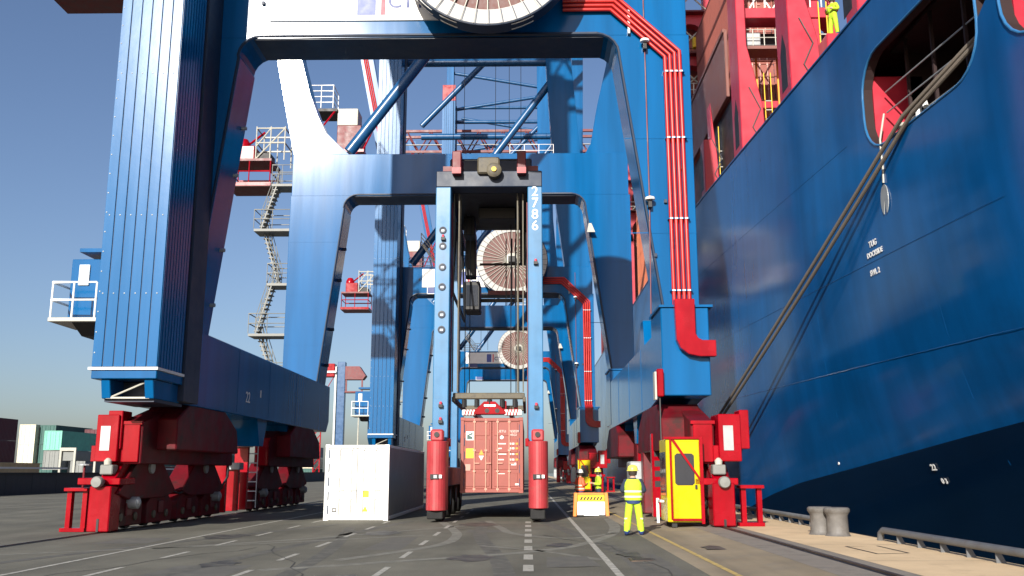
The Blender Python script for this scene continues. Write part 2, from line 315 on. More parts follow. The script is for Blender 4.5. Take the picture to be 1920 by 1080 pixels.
# ------------------------------------------------------------ gantry crane
def build_crane():
    C = thing('gantry_crane', (-3.4, 41, 0), 'nearest blue gantry crane, its front portal legs framing the picture, panelled lift shaft left', 'gantry crane', 'blue gantry cranes along the quay')
    FY0, FY1, BY0, BY1 = 31.0, 32.8, 50.5, 52.3
    # legs (lower) with rounded haunch under the portal beam
    for y0, y1 in ((FY0, FY1), (BY0, BY1)):
        front = y0 < 40
        lo = -12.75 if front else -13.35
        MB().prism([(lo, 6.5), (-11.38, 6.5), (-10.24, 16.35)] + arc(-9.55, 16.38, .72, 176, 90, 5) + [(-9.3, 17.1), (lo, 17.1)], y0, y1, 'y').build('leg', BLUE, C, .02)
        MB().prism([(5.78, 7.25), (4.50, 7.25), (3.22, 16.35)] + arc(2.5, 16.38, .72, 4, 90, 5) + [(2.3, 17.1), (5.78, 17.1)], y0, y1, 'y').build('leg', BLUE, C, .02)
        # base of the waterside leg, wider than the leg above it, with a flange
        MB().box(4.42, 6.0, y0 - .35, y1 + .35, 4.25, 7.17).build('leg_base', BLUE, C, .03)
        MB().box(4.36, 6.14, y0 - .42, y1 + .42, 7.17, 7.25).build('flange', BLUE, C)
        MB().box(lo + .05, 5.70, y0 + .002, y1 - .002, 17.1, 19.55).build('portal_beam', BLUE, C, .02)
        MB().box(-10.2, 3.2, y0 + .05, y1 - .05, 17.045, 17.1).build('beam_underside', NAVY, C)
        # lip around the opening
        lp = [(-11.44, 6.6), (-10.30, 16.35)] + arc(-9.55, 16.38, .78, 176, 90, 5) + [(2.5, 17.16)] + arc(2.5, 16.38, .78, 90, 4, 5) + [(3.28, 16.35), (4.55, 7.3)]
        for yy in (y0, y1):
            MB().path([(a, yy, c) for a, c in lp], .055, 6).build('opening_lip', NAVY, C)
        # weld seams and lugs on the legs
        for zz in (9.8, 13.2):
            MB().box(3.4, 5.78, y0 - .012, y0, zz, zz + .03).build('weld_seam', BLUE, C)
    for y0 in (FY0, BY0):
        for x in (-6.5, -.4, 2.4): MB().box(x, x + .02, y0 - .008, y0 + .002, 17.15, 19.5).build('weld_seam', BLUE, C)
        for zz in (8.6, 11.4, 14.4): MB().box(-13.3 if y0 > 40 else -12.7, -11.3 + (zz - 6.5) * .1, y0 - .008, y0, zz, zz + .02).build('weld_seam', BLUE, C)
        MB().box(-13.3, 5.7, y0 - .006, y0 + .002, 17.085, 17.11).build('weld_seam', BLUE, C)
    for yy in (36.5, 41, 45.8): MB().box(-11.372, -11.36, yy, yy + .02, 4.1, 6.5).build('weld_seam', BLUE, C); MB().box(4.42, 4.434, yy, yy + .02, 4.15, 6.5).build('weld_seam', BLUE, C)
    # red machinery cluster on the landside leg
    mh = MB().box(-20.4, -17.8, 45.5, 48.5, 35.6, 38.4).build('winch_house', DKRED, C, .06); MB().box(-20.4, -18.2, 45.5, 48, 38.4, 40.3).build('winch_cover', CREAM, mh, .05); MB().box(-21.2, -17.4, 45.2, 48.8, 35.3, 35.6).build('winch_deck', RED, mh)
    rail_mb([(-23.4, 45.3, 40.3), (-22.2, 45.3, 40.3), (-20.9, 45.3, 40.3), (-20.9, 48, 40.3)], 2.6, .05, 4).build('winch_railing', WHITE, mh); MB().box(-23.5, -20.4, 45.2, 48.2, 39.9, 40.2).build('winch_walkway', BLACK, mh)
    for a, b_ in (((-23.5, 45.3, 36), (-20.6, 45.3, 40)), ((-21, 45.3, 32.6), (-18, 45.3, 35.4)), ((-17.5, 45.3, 35.5), (-15.5, 45.3, 40))): MB().cyl(a, b_, .1, n=6).build('winch_strut', RED, mh)
    # upper legs: lean outwards at the back, inwards at the front
    MB().prism([(-12.7, 19.55), (-11.0, 19.55), (-11.5, 22), (-11.6, 70), (-12.7, 70)], FY0 + .1, FY1 - .1, 'y').build('upper_leg', BLUE, C, .02)
    MB().prism([(3.3, 19.55), (5.7, 19.55), (5.3, 24), (4.0, 40), (3.6, 70), (1.6, 70), (1.7, 40), (2.6, 25)], FY0 + .1, FY1 - .1, 'y').build('upper_leg', BLUE, C, .02)
    MB().prism([(-13.35, 19.55), (-10.1, 19.55), (-10.7, 20.1), (-11.5, 20.9), (-12.0, 21.9), (-12.5, 23.2), (-13.2, 25.8), (-19.9, 60), (-21.4, 60), (-14.65, 25.8)], BY0 + .1, BY1 - .1, 'y').build('upper_leg', BLUE, C, .02)
    MB().prism([(3.3, 19.55), (5.7, 19.55), (6.1, 26), (6.6, 60), (5.4, 60), (4.75, 25.6), (4.05, 22.5), (3.65, 20.2)], BY0 + .1, BY1 - .1, 'y').build('upper_leg', BLUE, C, .02)
    for k in range(3):
        MB().path([(-14.15 - .2 * k + .3, BY0, 27), (-20.3 - .2 * k, BY0, 58)], .075, 8).build('cable_pipe', REDPIPE, C, smooth=True)
    # sill beams along the rails
    for x0, x1 in ((-13.5, -11.36), (4.42, 6.0)):
        MB().prism([(29.8, 4.6), (30.6, 4.0), (53.0, 4.0), (53.6, 4.6), (53.6, 6.6), (29.8, 6.6)] if x0 < 0 else [(31.2, 4.32), (34, 4.05), (50, 4.05), (53, 4.32), (53, 6.55), (31.2, 6.55)], x0 + .012, x1 - .012, 'x').build('sill_beam', BLUE, C, .03)
    text('22', 'number', WTXT, C, (-11.355, 37.85, 4.75), .62, (math.pi / 2, 0, math.pi / 2))
    MB().box(-11.36, -11.33, 39.6, 39.63, 4.9, 5.2).build('mark', WTXT, C)
    # stiffener gussets at the foot of the back waterside leg (seen right of the carrier)
    MB().prism([(35.8, 6.55), (37.2, 6.55), (36.9, 7.6), (36.1, 7.6)], 4.5, 4.9, 'x').build('gusset', BLUE, C)
    for yy in (40.5, 45.5):
        MB().prism([(yy, 4.05), (yy + 1.6, 4.05), (yy + 1.1, 2.9), (yy + .5, 2.9)], -13.2, -11.7, 'x').build('jacking_bracket', BLUE, C, .02)
        MB().prism([(yy, 4.05), (yy + 1.6, 4.05), (yy + 1.1, 3.0), (yy + .5, 3.0)], 4.7, 5.8, 'x').build('jacking_bracket', BLUE, C, .02)
    # panelled lift shaft
    SX0, SX1, SY0, SY1, SZ0, SZ1 = -13.0, -11.02, 27.5, 29.62, 4.86, 58.0
    MB().box(SX0 + .03, SX1 - .03, SY0 + .03, SY1 - .01, SZ0, SZ1).build('shaft_core', GROOVE, C)
    n = 6; wd = (SX1 - SX0) / n
    for i in range(n):
        MB().box(SX0 + i * wd + .016, SX0 + (i + 1) * wd - .016, SY0, SY0 + .029, SZ0 + .02, SZ1).build('panel', CLAD, C, .006)
    n = 9; wd = (SY1 - SY0 - .1) / n
    for i in range(n):
        for xa in (SX1 - .029, SX0):
            MB().box(xa, xa + .029, SY0 + .04 + i * wd, SY0 + .04 + (i + .72) * wd, SZ0 + .02, SZ1).build('side_panel', CLAD, C)
    b = MB()
    for z in (7.1, 9.55, 14.2, 19.5, 25, 31):
        for i in range(6): b.lathe([(.022, 0), (.022, -.012), (0, -.018)], (SX0 + (i + .5) * .33, SY0, z), 'y', 6)
    z = 5.3
    while z < 36:
        b.lathe([(.022, 0), (.022, -.012), (0, -.018)], (SX0 + .07, SY0, z), 'y', 6); z += .62
    tag(b.build('bolt_heads', GREY, C), kind='stuff')
    MB().box(SX0 - .06, SX1 + .05, SY0 - .06, SY1 + .02, 4.78, 4.86).build('shaft_trim', WHITE, C)
    MB().box(SX0 + .02, SX1, SY0 + .0, SY1 + 1.2, 4.52, 4.78).build('shaft_ledge', BLUE, C, .02)
    MB().box(SX0, SX1 + .06, SY1, FY0, 4.0, 58).build('shaft_backing', NAVY, C, .02)
    # open bracket under the shaft
    for xa, xb in ((-12.72, -12.45), (-11.42, -11.15)):
        MB().prism([(27.6, 4.52), (28.6, 3.9), (29.7, 3.9), (29.7, 4.52)] if False else [(27.6, 4.52), (27.75, 3.95), (29.8, 3.95), (29.8, 4.52)], xa, xb, 'x').build('bracket_cheek', BLUE, C, .02)
    MB().box(-12.45, -11.42, 28.6, 29.7, 3.98, 4.5).build('bracket_back', NAVY, C)
    MB().box(-12.6, -11.3, 27.76, 27.84, 3.95, 4.0).build('bracket_rail', CREAM, C)
    MB().cyl((-12.45, 27.8, 4.0), (-11.42, 27.8, 4.45), .03, n=6).build('bracket_stay', CREAM, C)
    MB().box(-12.7, -11.2, 27.9, 30.2, 3.86, 3.95).build('bracket_floor', NAVY, C)
    # small cabin and balcony on the landside of the shaft
    MB().box(-14.38, -13.03, 28.55, 29.5, 6.42, 8.4).build('side_cabin', BLUE, C, .02)
    MB().prism([(28.4, 8.72), (28.4, 8.6), (29.6, 8.6), (29.6, 8.85)], -14.1, -13.0, 'x').build('cabin_canopy', BLUE, C)
    MB().box(-14.12, -13.78, 28.50, 28.53, 7.55, 8.22).build('cabin_window', PANE, C, .02)
    MB().box(-14.55, -13.0, 27.7, 29.5, 6.28, 6.40).build('balcony', CREAM, C, .01)
    MB().prism([(27.9, 6.28), (28.6, 5.95), (29.5, 5.95), (29.5, 6.28)], -13.9, -13.05, 'x').build('balcony_bracket', BLACK, C)
    rail_mb([(-13.15, 27.75, 6.4), (-13.85, 27.75, 6.4), (-14.5, 27.75, 6.4), (-14.5, 29.4, 6.4)], 1.1, .03).build('balcony_railing', WHITE, C)
    # name board with logo on the front beam
    by = FY0 - .06
    bd = MB().box(-9.25, -2.2, by, FY0, 17.72, 19.35).build('name_board', WHITE, C)
    MB().box(-6.1, -5.42, by - .004, by, 17.92, 19.1).build('logo_block', LOGOBLUE, bd)
    MB().box(-5.24, -5.08, by - .004, by, 17.92, 19.1).build('logo_bar', LOGORED, bd)
    text('CTT', 'lettering', DKTXT, bd, (-4.3, by - .003, 18.42), .72, bold=.012)
    for y in (FY0, BY0):
        MB().box(-8.75, -7.5, y - .10, y - .065, 17.15, 17.68).build('number_plate', DKTXT, C)
        MB().box(-8.8, -8.75, y - .11, y - .064, 17.12, 17.71).build('plate_edge', WHITE, C); MB().box(-8.75, -7.5, y - .11, y - .064, 17.10, 17.15).build('plate_edge', WHITE, C)
    # cable reel
    rc = Vector((-1.32, 29.3, 19.75)); RO, RI = 3.1, 2.55
    reel = MB().lathe([(RO, .62), (RO, 0), (RO - .05, -.02), (RI, 0), (RI, .10)], rc, 'y', 64).build('cable_reel', NAVY, C, smooth=True)
    MB().lathe([(RI, -.012), (RI, .1)], rc, 'y', 64)
    b = MB()
    for i in range(64):
        a0, a1 = 2 * math.pi * i / 64, 2 * math.pi * (i + 1) / 64
        b.add([(rc.x + r * math.cos(a), rc.y - .024, rc.z + r * math.sin(a)) for r, a in ((RI - .02, a0), (RO - .06, a0), (RO - .06, a1), (RI - .02, a1))], [(0, 1, 2, 3)])
    b.build('reel_flange', REELW, reel)
    b = MB().lathe([(.6, .05), (RI + .02, .05)], rc, 'y', 64); b.f = b.f[:64]; b.build('wound_cable', COPPER, reel)
    MB().lathe([(.62, .1), (.62, -.10), (.5, -.16), (.2, -.2), (0, -.2)], rc, 'y', 24).build('reel_hub', CREAM, reel, smooth=True)
    MB().box(rc.x - .32, rc.x + .32, rc.y - .55, rc.y - .2, rc.z - .25, rc.z + .25).build('reel_gearbox', BLACK, reel)
    sp = MB().box(.5, RO - .05, -.05, .02, -.015, .015).mesh('spoke'); sp.materials.append(CREAM)
    sp2 = MB().box(RI, RO - .03, -.034, -.026, -.018, .018).mesh('rim_joint'); sp2.materials.append(NAVY)
    for i in range(40):
        a = 2 * math.pi * i / 40
        inst(sp, 'spoke', reel, rc - W[C.name], (0, -a, 0))
        inst(sp2, 'rim_joint', reel, rc - W[C.name], (0, -a - .02, 0))
    for dz, mt in ((2.45, WHITE), (2.75, WHITE)):
        for a0, a1 in ((215, 232), (238, 250), (285, 300)):
            MB().path([(rc.x + (RO + .012) * math.cos(R(a0 + (a1 - a0) * k / 6)), rc.y + .12 + (dz - 2.45) * 1.2, rc.z + (RO + .012) * math.sin(R(a0 + (a1 - a0) * k / 6))) for k in range(7)], .018, 5).build('rim_highlight_stripe', WHITE, reel)
    MB().box(rc.x - .25, rc.x + .25, rc.y + .4, FY0, rc.z - .4, rc.z + .4).build('reel_bearing', NAVY, C)
    # red cable pipes down the waterside front leg
    for k in range(4):
        o = .17 * k
        pts = [(1.3, 30.86, 18.02 + o * .95), (3.0 + o * .42, 30.86, 18.02 + o * .95), (4.88 + o, 30.86, 16.2 + o * .42), (4.92 + o, 30.86, 7.3)]
        MB().path(pts, .068, 10).build('cable_pipe', REDPIPE, C, smooth=True)
    for z in (15.6, 13.15, 10.25, 7.75):
        for k in range(4): MB().box(4.86 + .17 * k, 4.96 + .17 * k, 30.76, 30.80, z, z + .05).build('pipe_clamp', WTXT, C)
        MB().box(4.80, 5.55, 30.80, 31.0, z + .005, z + .04).build('clamp_bar', BLUE, C)
    MB().box(3.6, 3.68, 30.85, 31.0, 17.1, 18.0).build('clamp_bar', GREY, C)
    du = [(4.84, 7.4), (5.5, 7.4), (5.5, 6.25)] + [(5.58, 6.10), (5.72, 6.03), (6.15, 6.03), (6.15, 5.5), (5.6, 5.5)] + [(5.25, 5.58), (5.0, 5.78), (4.88, 6.05)]
    MB().prism(du, 30.32, 30.62, 'y').build('cable_duct', RED, C, .015)
    # thin riser with lamps on the waterside front leg
    MB().path([(4.18, 30.93, 19), (4.2, 30.93, 11), (4.14, 30.93, 7.0)], .022, 6).build('riser_cable', DKRED, C)
    for lx, lz in ((4.18, 16.75), (4.2, 10.95)):
        MB().lathe([(.02, .12), (.16, .06), (.17, -.02), (0, -.03)], (lx, 30.78, lz), 'z', 12).build('flood_lamp', WHITE, C, smooth=True)
        MB().box(lx - .06, lx + .06, 30.75, 31.0, lz - .28, lz - .04).build('lamp_bracket', BLACK, C)
    for x, z in ((4.75, 10.9), (5.35, 12.1), (-9.5, 18.4), (4.35, 9.0)): MB().box(x - .05, x + .05, FY0 - .1, FY0, z - .04, z + .08).build('lug', NAVY, C)
    for z in (7.6, 9.6, 12.4, 14.2):
        xi = -11.38 + (z - 6.5) / 9.85 * 1.14
        MB().cyl((xi + .0, BY0 + .9, z), (xi + .22, BY0 + .9, z), .09, n=8).build('lifting_lug', NAVY, C); MB().cyl((xi, FY1 - .4, z), (xi + .18, FY1 - .4, z), .07, n=8).build('lifting_lug', GREY, C)
    # small white ladder cage bracket on front right leg
    MB().prism([(3.3, 14.8), (3.75, 14.8), (3.55, 15.3), (3.4, 15.3)], BY0 - .5, BY0 - .45, 'y').build('sheave_bracket', CREAM, C)
    # braces between the upper legs
    for y in (31.9, 51.4):
        MB().cyl((-10.3 if y > 40 else -10.3, y, 20.0), (3.2, y, 38.6), .34, n=16).build('diagonal_brace', TUBE, C, smooth=True)
        MB().cyl((-12.0, y, 39.2), (3.2, y, 39.2), .36, n=16).build('horizontal_brace', TUBE, C, smooth=True)
        MB().cyl((-12.0, y, 40.5), (2.4, y, 56), .33, n=16).build('diagonal_brace', TUBE, C, smooth=True)
        MB().cyl((-12.0, y, 56.2), (3.0, y, 56.2), .3, n=12).build('horizontal_brace', TUBE, C, smooth=True)
    for y in (31.9, 51.4):
        MB().cyl((-11.8, y, 66.5), (3.2, y, 66.5), .28, n=12).build('horizontal_brace', TUBE, C, smooth=True)
        MB().cyl((-11.8, y, 64.5), (3.2, y, 61.8), .26, n=12).build('inclined_brace', TUBE, C, smooth=True); MB().cyl((-11.8, y, 58.2), (3.2, y, 60.6), .26, n=12).build('inclined_brace', TUBE, C, smooth=True)
    MB().box(-13.0, -11.0, 27.5, 29.6, 58.0, 60.6).build('shaft_cap', RED, C, .03)
    rail_mb([(-1.0 + k * .85, BY0 + 1.6, 19.55) for k in range(4)], 1.1, .018, 3).build('beam_railing', WHITE, C); rail_mb([(-10.6 + k * 1.0, FY0 + 1.2, 19.55) for k in range(4)], 1.1, .04, 3).build('beam_railing', WHITE, C)
    MB().prism([(-9.4, 21.6), (-9.2, 21.6), (-7.9, 19.7), (-8.1, 19.7)], FY0 - .05, FY0 + .05, 'y').build('access_stair', CREAM, C); rail_mb([(-9.4, FY0 - .1, 21.5), (-8.6, FY0 - .1, 20.5), (-7.9, FY0 - .1, 19.6), (-7.0, FY0 - .1, 19.6)], 1.1, .04, 3).build('access_railing', CREAM, C)
    # stairs on the landside back leg
    def flight(x0, z0, x1, z1, y0, y1, n):
        b = MB()
        for yy in (y0, y1): b.prism([(x0, z0 - .12), (x1, z1 - .12), (x1, z1 + .12), (x0, z0 + .12)], yy - .02, yy + .02, 'y')
        for i in range(n):
            t = (i + .5) / n; x = x0 + (x1 - x0) * t; z = z0 + (z1 - z0) * t; b.box(x - .14, x + .14, y0, y1, z - .02, z + .025)
        f = b.build('stair_flight', STAIR, C)
        rb = MB()
        for yy in (y0, y1):
            for h in (.55, 1.05): rb.path([(x0, yy, z0 + h), (x1, yy, z1 + h)], .022, 5)
            for t in (0, .33, .66, 1): rb.cyl((x0 + (x1 - x0) * t, yy, z0 + (z1 - z0) * t), (x0 + (x1 - x0) * t, yy, z0 + (z1 - z0) * t + 1.05), .022, n=5)
        rb.build('handrail', STAIR, f)
    lev = [6.6, 9.35, 12.2, 15.35, 18.0]
    for i, z in enumerate(lev):
        xa, xb = (-15.5, -13.42) if i % 2 == 1 else (-14.6, -13.42)
        pl = MB().box(xa, xb, 51.0, 52.3, z - .16, z - .02).build('landing', STAIR, C)
        rail_mb([(xb, 50.98, z), ((xa + xb) / 2, 50.98, z), (xa, 50.98, z), (xa, 52.3, z), (xb, 52.3, z)], 1.1, .024).build('landing_railing', STAIR, pl)
        if i + 1 < len(lev):
            z2 = lev[i + 1]
            if i % 2 == 1: flight(-15.1, z, -14.3, z2, 51.05, 51.75, 11)
            else: flight(-14.1, z, -15.1, z2, 51.6, 52.25, 11)
    # landside service platform (red), hung below the girder
    P = MB().box(-25.2, -20.6, 43.0, 46.6, 25.55, 26.0).build('service_platform', DKRED, C); MB().box(-25.25, -20.55, 42.95, 43.0, 25.6, 25.95).build('platform_edge', RED, P)
    rail_mb([(-25.1, 43.1, 26), (-22.9, 43.1, 26), (-20.7, 43.1, 26), (-20.7, 46.5, 26), (-25.1, 46.5, 26), (-25.1, 43.1, 26)], 2.4, .07, 2).build('platform_frame', RED, P)
    MB().box(-25.2, -20.6, 43.0, 46.6, 28.3, 28.55).build('platform_deck', DKRED, P)
    MB().box(-24.6, -22.6, 43.6, 45.6, 28.55, 30.2).build('winch_housing', RED, P, .1); MB().lathe([(.7, 0), (.7, .4), (.4, .9), (0, 1.0)], (-24.0, 44.4, 30.2), 'z', 12).build('winch_cap', RED, P, smooth=True)
    MB().cyl((-23.4, 44.4, 30.6), (-21.8, 44.4, 31.9), .12, n=6).build('jib_arm', RED, P)
    b = MB()
    for x in (-22.4, -20.9, -19.4):
        for y in (43.4, 46.2): b.cyl((x, y, 28.5), (x, y, 32.2), .07, n=6)
    for z in (30.4, 32.0): b.path([(-22.4, 43.4, z), (-19.4, 43.4, z), (-19.4, 46.2, z), (-22.4, 46.2, z), (-22.4, 43.4, z)], .07, 6)
    b.cyl((-22.4, 43.4, 28.6), (-19.4, 43.4, 32.0), .08, n=6); b.cyl((-22.4, 43.4, 30.0), (-20.9, 43.4, 32.0), .07, n=6); b.build('scaffold', CREAM, P)
    MB().box(-22.4, -20.9, 43.5, 45.5, 28.5, 29.4).build('motor', BLACK, P, .1)
    # boom girder, a red truss along X above the legs
    B = MB()
    for y in (39.6, 42.4):
        for z in (54.0, 57.6): B.box(-22, 52, y - .2, y + .2, z - .2, z + .2)
    bo = B.build('boom', DKRED, C)
    b = MB(); x = -22
    while x < 50:
        for y in (39.6, 42.4): b.cyl((x, y, 54), (x + 2, y, 57.6), .13, n=6); b.cyl((x + 2, y, 57.6), (x + 4, y, 54), .13, n=6)
        x += 4
    tag(b.build('boom_lacing', DKRED, bo), kind='stuff')
    MB().box(-22, 50, 39.0, 39.3, 55.0, 55.08).build('boom_walkway', CREAM, bo)
    for x in (-7.5, -6.4, -3.2, -1.8, -.6): MB().cyl((x, 41, 21 if x < -5 else 26), (x, 41, 54), .03, n=5).build('hoist_rope', BLACK, C)
    # bogies: left rail X=-12.9, right rail X=5.82
    wheel = MB().lathe([(.36, -.09), (.36, .09)], (0, 0, 0), 'x', 20).mesh('wheel', smooth=True); wheel.materials.append(BLACK)
    for side, rx in ((-1, -12.9), (1, 5.82)):
        z0 = gz(rx)
        for cy, cz in ((33.9, 0), (48.6, 0)):
            ya, yb = cy - 5.2, cy + 5.2
            fx = rx + (.5 if side < 0 else -.42)            # main balance beam sits nearer the leg's axis
            main = MB().prism([(cy - 4.6, 2.05), (cy + 4.6, 2.05), (cy + 4.4, 3.05), (cy + 1.6, 3.95), (cy - 2.2, 3.95), (cy - 4.6, 3.35)], fx - .36, fx + .36, 'x').build('balance_beam', GRIMSHADERED, C, .03)
            MB().box(fx - .30, fx + .30, cy - 4.68, cy - 4.6, 2.1, 3.3).build('beam_end_plate', RED, main, .02)
            MB().box(fx - .37, fx + .37, cy - 4.72, cy - 4.58, 3.26, 3.36).build('beam_end_lip', RED, main)
            sa, sb = (fx - .3, fx + 1.0) if side < 0 else (fx - 1.1, fx + .3)
            MB().prism([(cy - 3.4, 2.5), (cy + 3.2, 2.5), (cy + 2.9, 3.4), (cy + 1.4, 4.02), (cy - 2.4, 4.02), (cy - 3.4, 3.5)], sa, sb, 'x').build('saddle', GRIMSHADERED, C, .04)
            for q in (-1, 1):
                m2 = cy + q * 2.65
                se = MB().prism([(m2 - 2.4, 1.15), (m2 - 1.5, .95), (m2 + 1.5, .95), (m2 + 2.4, 1.15), (m2 + .9, 2.25), (m2 - .9, 2.25)], rx - .30, rx + .42, 'x').build('lower_balance_beam', GRIMSHADERED, C, .03)
                MB().cyl((rx - .36, m2, 1.95), (rx + .5, m2, 1.95), .2, n=14).build('pivot_pin', GREY, se)
                for k in (-1, 1):
                    m3 = m2 + k * 1.3
                    tk = MB().prism([(m3 - 1.12, .14 + z0), (m3 + 1.12, .14 + z0), (m3 + 1.12, .78), (m3 + .5, 1.2), (m3 - .5, 1.2), (m3 - 1.12, .78)], rx - .26, rx + .30, 'x').build('wheel_truck', GRIMSHADERED, C, .025)
                    for s2 in (-1, 1):
                        wl = inst(wheel, 'wheel', tk, Vector((rx, m3 + s2 * .55, .40 + z0)) - W[C.name])
                    for s2 in (-1, 1): MB().lathe([(.13, 0), (.13, .05), (.07, .07), (0, .07)] if side < 0 else [(.13, 0), (.13, -.05), (.07, -.07), (0, -.07)], (rx + .30 if side < 0 else rx - .26, m3 + s2 * .55, .42 + z0), 'x', 12).build('axle_cap', OLIVE, tk, smooth=True)
                    if k * q > 0: MB().lathe([(.17, 0), (.19, .05), (.19, .32), (.1, .38), (0, .38)] if side < 0 else [(.17, 0), (.19, -.05), (.19, -.32), (.1, -.38), (0, -.38)], (rx + .3 if side < 0 else rx - .26, m3, .85), 'x', 14).build('drive_motor', GREY, tk, smooth=True)
                    MB().box(rx + .30, rx + .36, m3 - .2, m3 + .2, .45, .85).build('gear_cover', DKRED, tk, .02)
        # front end: bumper block, buffer, control cabinet, stand
        eb = MB().box(rx - .32, rx + .34, 28.55, 29.3, .04 + z0, 1.38 + z0 * .6).build('end_block', RED, C, .03)
        MB().box(rx - .02, rx + .05, 28.53, 28.55, .04 + z0, .42).build('rail_clamp_slot', BLACK, eb)
        MB().prism([(29.0, 1.62), (29.9, 1.62), (30.2, 2.3), (29.7, 2.3)], rx - .22, rx + .26, 'x').build('end_wedge', RED, C, .02); MB().box(rx - .2, rx + .2, 29.0, 30, 1.38, 1.46).build('end_spacer', BLACK, C)
        MB().prism([(28.75, 1.42), (29.9, 1.42), (29.9, 1.62), (28.75, 1.62)], rx - .8, rx + .5, 'x').build('buffer_carrier', RED, C, .02)
        MB().lathe([(.1, .5), (.1, .12), (.17, .1), (.18, -.05), (.15, -.1), (0, -.11)], (rx + (.02 if side > 0 else -.05), 28.45, 1.5), 'y', 18).build('buffer', STAIR, C, smooth=True)
        MB().box(rx - .22, rx + .18, 28.9, 29.3, 1.72, 2.02).build('lamp_box', STAIR, C, .03)
        MB().lathe([(.11, 0), (.12, .12), (.05, .2), (0, .21)], (rx - .02, 29.0, 2.02), 'z', 12).build('warning_lamp', CREAM, C, smooth=True)
        cx = rx + .36 if side > 0 else rx - .12
        cb = MB().box(cx - .34, cx + .34, 29.0, 30.2, 2.12, 3.55).build('control_cabinet', RED, C, .02)
        MB().box(cx - .2, cx + .1, 28.985, 29.0, 2.45, 3.2).build('cabinet_panel', GREY, cb)
        MB().box(cx - .5, cx - .34, 29.1, 29.8, 2.12, 2.6).build('junction_box', RED, cb, .01)
        MB().box(cx + (.33 if side > 0 else -.05), cx + (.62 if side > 0 else .4), 29.1, 29.8, 2.5, 3.68).build('cabinet_wing', RED, cb, .02)
        sx = rx + side * .98
        st = MB().box(sx - .36, sx + .36, 29.05, 29.6, 1.22 + z0 * .5, 1.32 + z0 * .5).build('service_stand', RED, C, .01)
        for dx in (-.24, .24): MB().box(sx + dx - .07, sx + dx + .07, 29.2, 29.4, .12 + z0, 1.22 + z0 * .5).build('stand_leg', RED, st)
        MB().box(sx - .42, sx + .34, 29.1, 29.5, z0 + .01, z0 + .12).build('stand_foot', RED, st)
        if side < 0:
            MB().cyl((sx + .1, 29.3, 1.3), (sx + .1, 29.3, 2.0), .035, n=8).build('hand_wheel_stem', DKRED, st); MB().lathe([(.2, 0), (.2, .04), (.03, .05)], (sx + .1, 29.3, 2.0), 'z', 14).build('hand_wheel', GREY, st)
        sx_ = rx + .3 if side < 0 else rx - .26
        MB().path([(sx_, 29.5, 1.3), (sx_ + .1, 30.6, 1.0), (sx_ + .05, 32, 1.4), (sx_ + .1, 34, 1.05), (sx_, 36.5, 1.35), (sx_ + .05, 38.6, 1.1)], .03, 6).build('hose', BLACK, C)
        for yy in (30.9, 33.1, 36.4): MB().box(sx_, sx_ + .012 * (1 if side < 0 else -1), yy, yy + .18, 1.5, 1.62).build('label_plate', CREAM, C)
        # machinery between the two bogies of a side
        for yy, hh in ((39.6, 2.6), (41.3, 1.9), (42.6, 2.9)):
            fr = MB().box(rx - .3, rx + .3, yy - .12, yy + .12, .15 + z0, hh).build('service_frame', RED, C, .01)
            MB().box(rx - .4, rx + .4, yy - .3, yy + .3, hh, hh + .3).build('service_box', [CREAM, RED, GREY][int(yy) % 3], fr, .02)
        for k in range(6): MB().box(rx - .1, rx + .5, 43.3, 43.36, .5 + k * .42, .55 + k * .42).build('ladder_rung', WHITE, C)
        for dx in (-.1, .5): MB().cyl((rx + dx, 43.33, .2), (rx + dx, 43.33, 3.2), .025, n=6).build('ladder_rail', WHITE, C)
        MB().path([(rx, 38.9, .6), (rx + .4, 39.4, 1.6), (rx + .2, 40.2, 2.8), (rx, 41, 3.9)], .05, 6).build('hose', BLACK, C)
    # chain hoist hanging by the waterside front leg
    MB().box(4.2, 4.42, 30.4, 30.7, 4.2, 5.1).build('hoist_block', RED, C, .03); MB().box(4.12, 4.18, 30.35, 30.75, 4.1, 5.0).build('hoist_guard', CREAM, C)
    MB().cyl((4.3, 30.55, 1.6), (4.3, 30.55, 4.2), .03, n=6).build('hoist_chain', BLACK, C)
    MB().box(3.9, 4.5, 36.4, 37.6, .9, 2.2).build('motor_skid', GREY, C, .05); MB().box(4.25, 4.7, 32.6, 33.0, .3, 3.1).build('ladder_tower', RED, C, .02); MB().box(4.3, 4.9, 35.5, 36.2, .3, 2.6).build('drive_cabinet', DKRED, C, .03); MB().box(4.5, 4.8, 34.2, 34.3, 1.3, 2.3).build('notice_plate', WHITE, C)
    for k in range(5): MB().box(4.33, 4.58, 32.592, 32.6, 1.3 + k * .34, 1.5 + k * .34).build('tower_slot', BLACK, C)
    return C
C1 = build_crane()
C2 = copy_tree(C1)
NP = [k for k in bpy.data.objects if k.parent == C1 and (k.name.startswith('number_plate') or k.name.startswith('plate_edge'))]; C2.location.y += 49.3
C2['label'] = 'second blue gantry crane, seen through the nearest one, with copper coloured cable reel'
C3 = copy_tree(C1); C3.location.y += 108
C3['label'] = 'farthest of the three blue gantry cranes, small reel seen under the straddle carrier'
for c, d in ((C1, (.2, 0, .75)), (C2, (-6.0, 0, 5.3)), (C3, (-5.6, 0, 2.5))):
    for k in kids(c):
        if k.name.startswith('service_platform'): k.location = d

for k in NP: bpy.data.objects.remove(k)
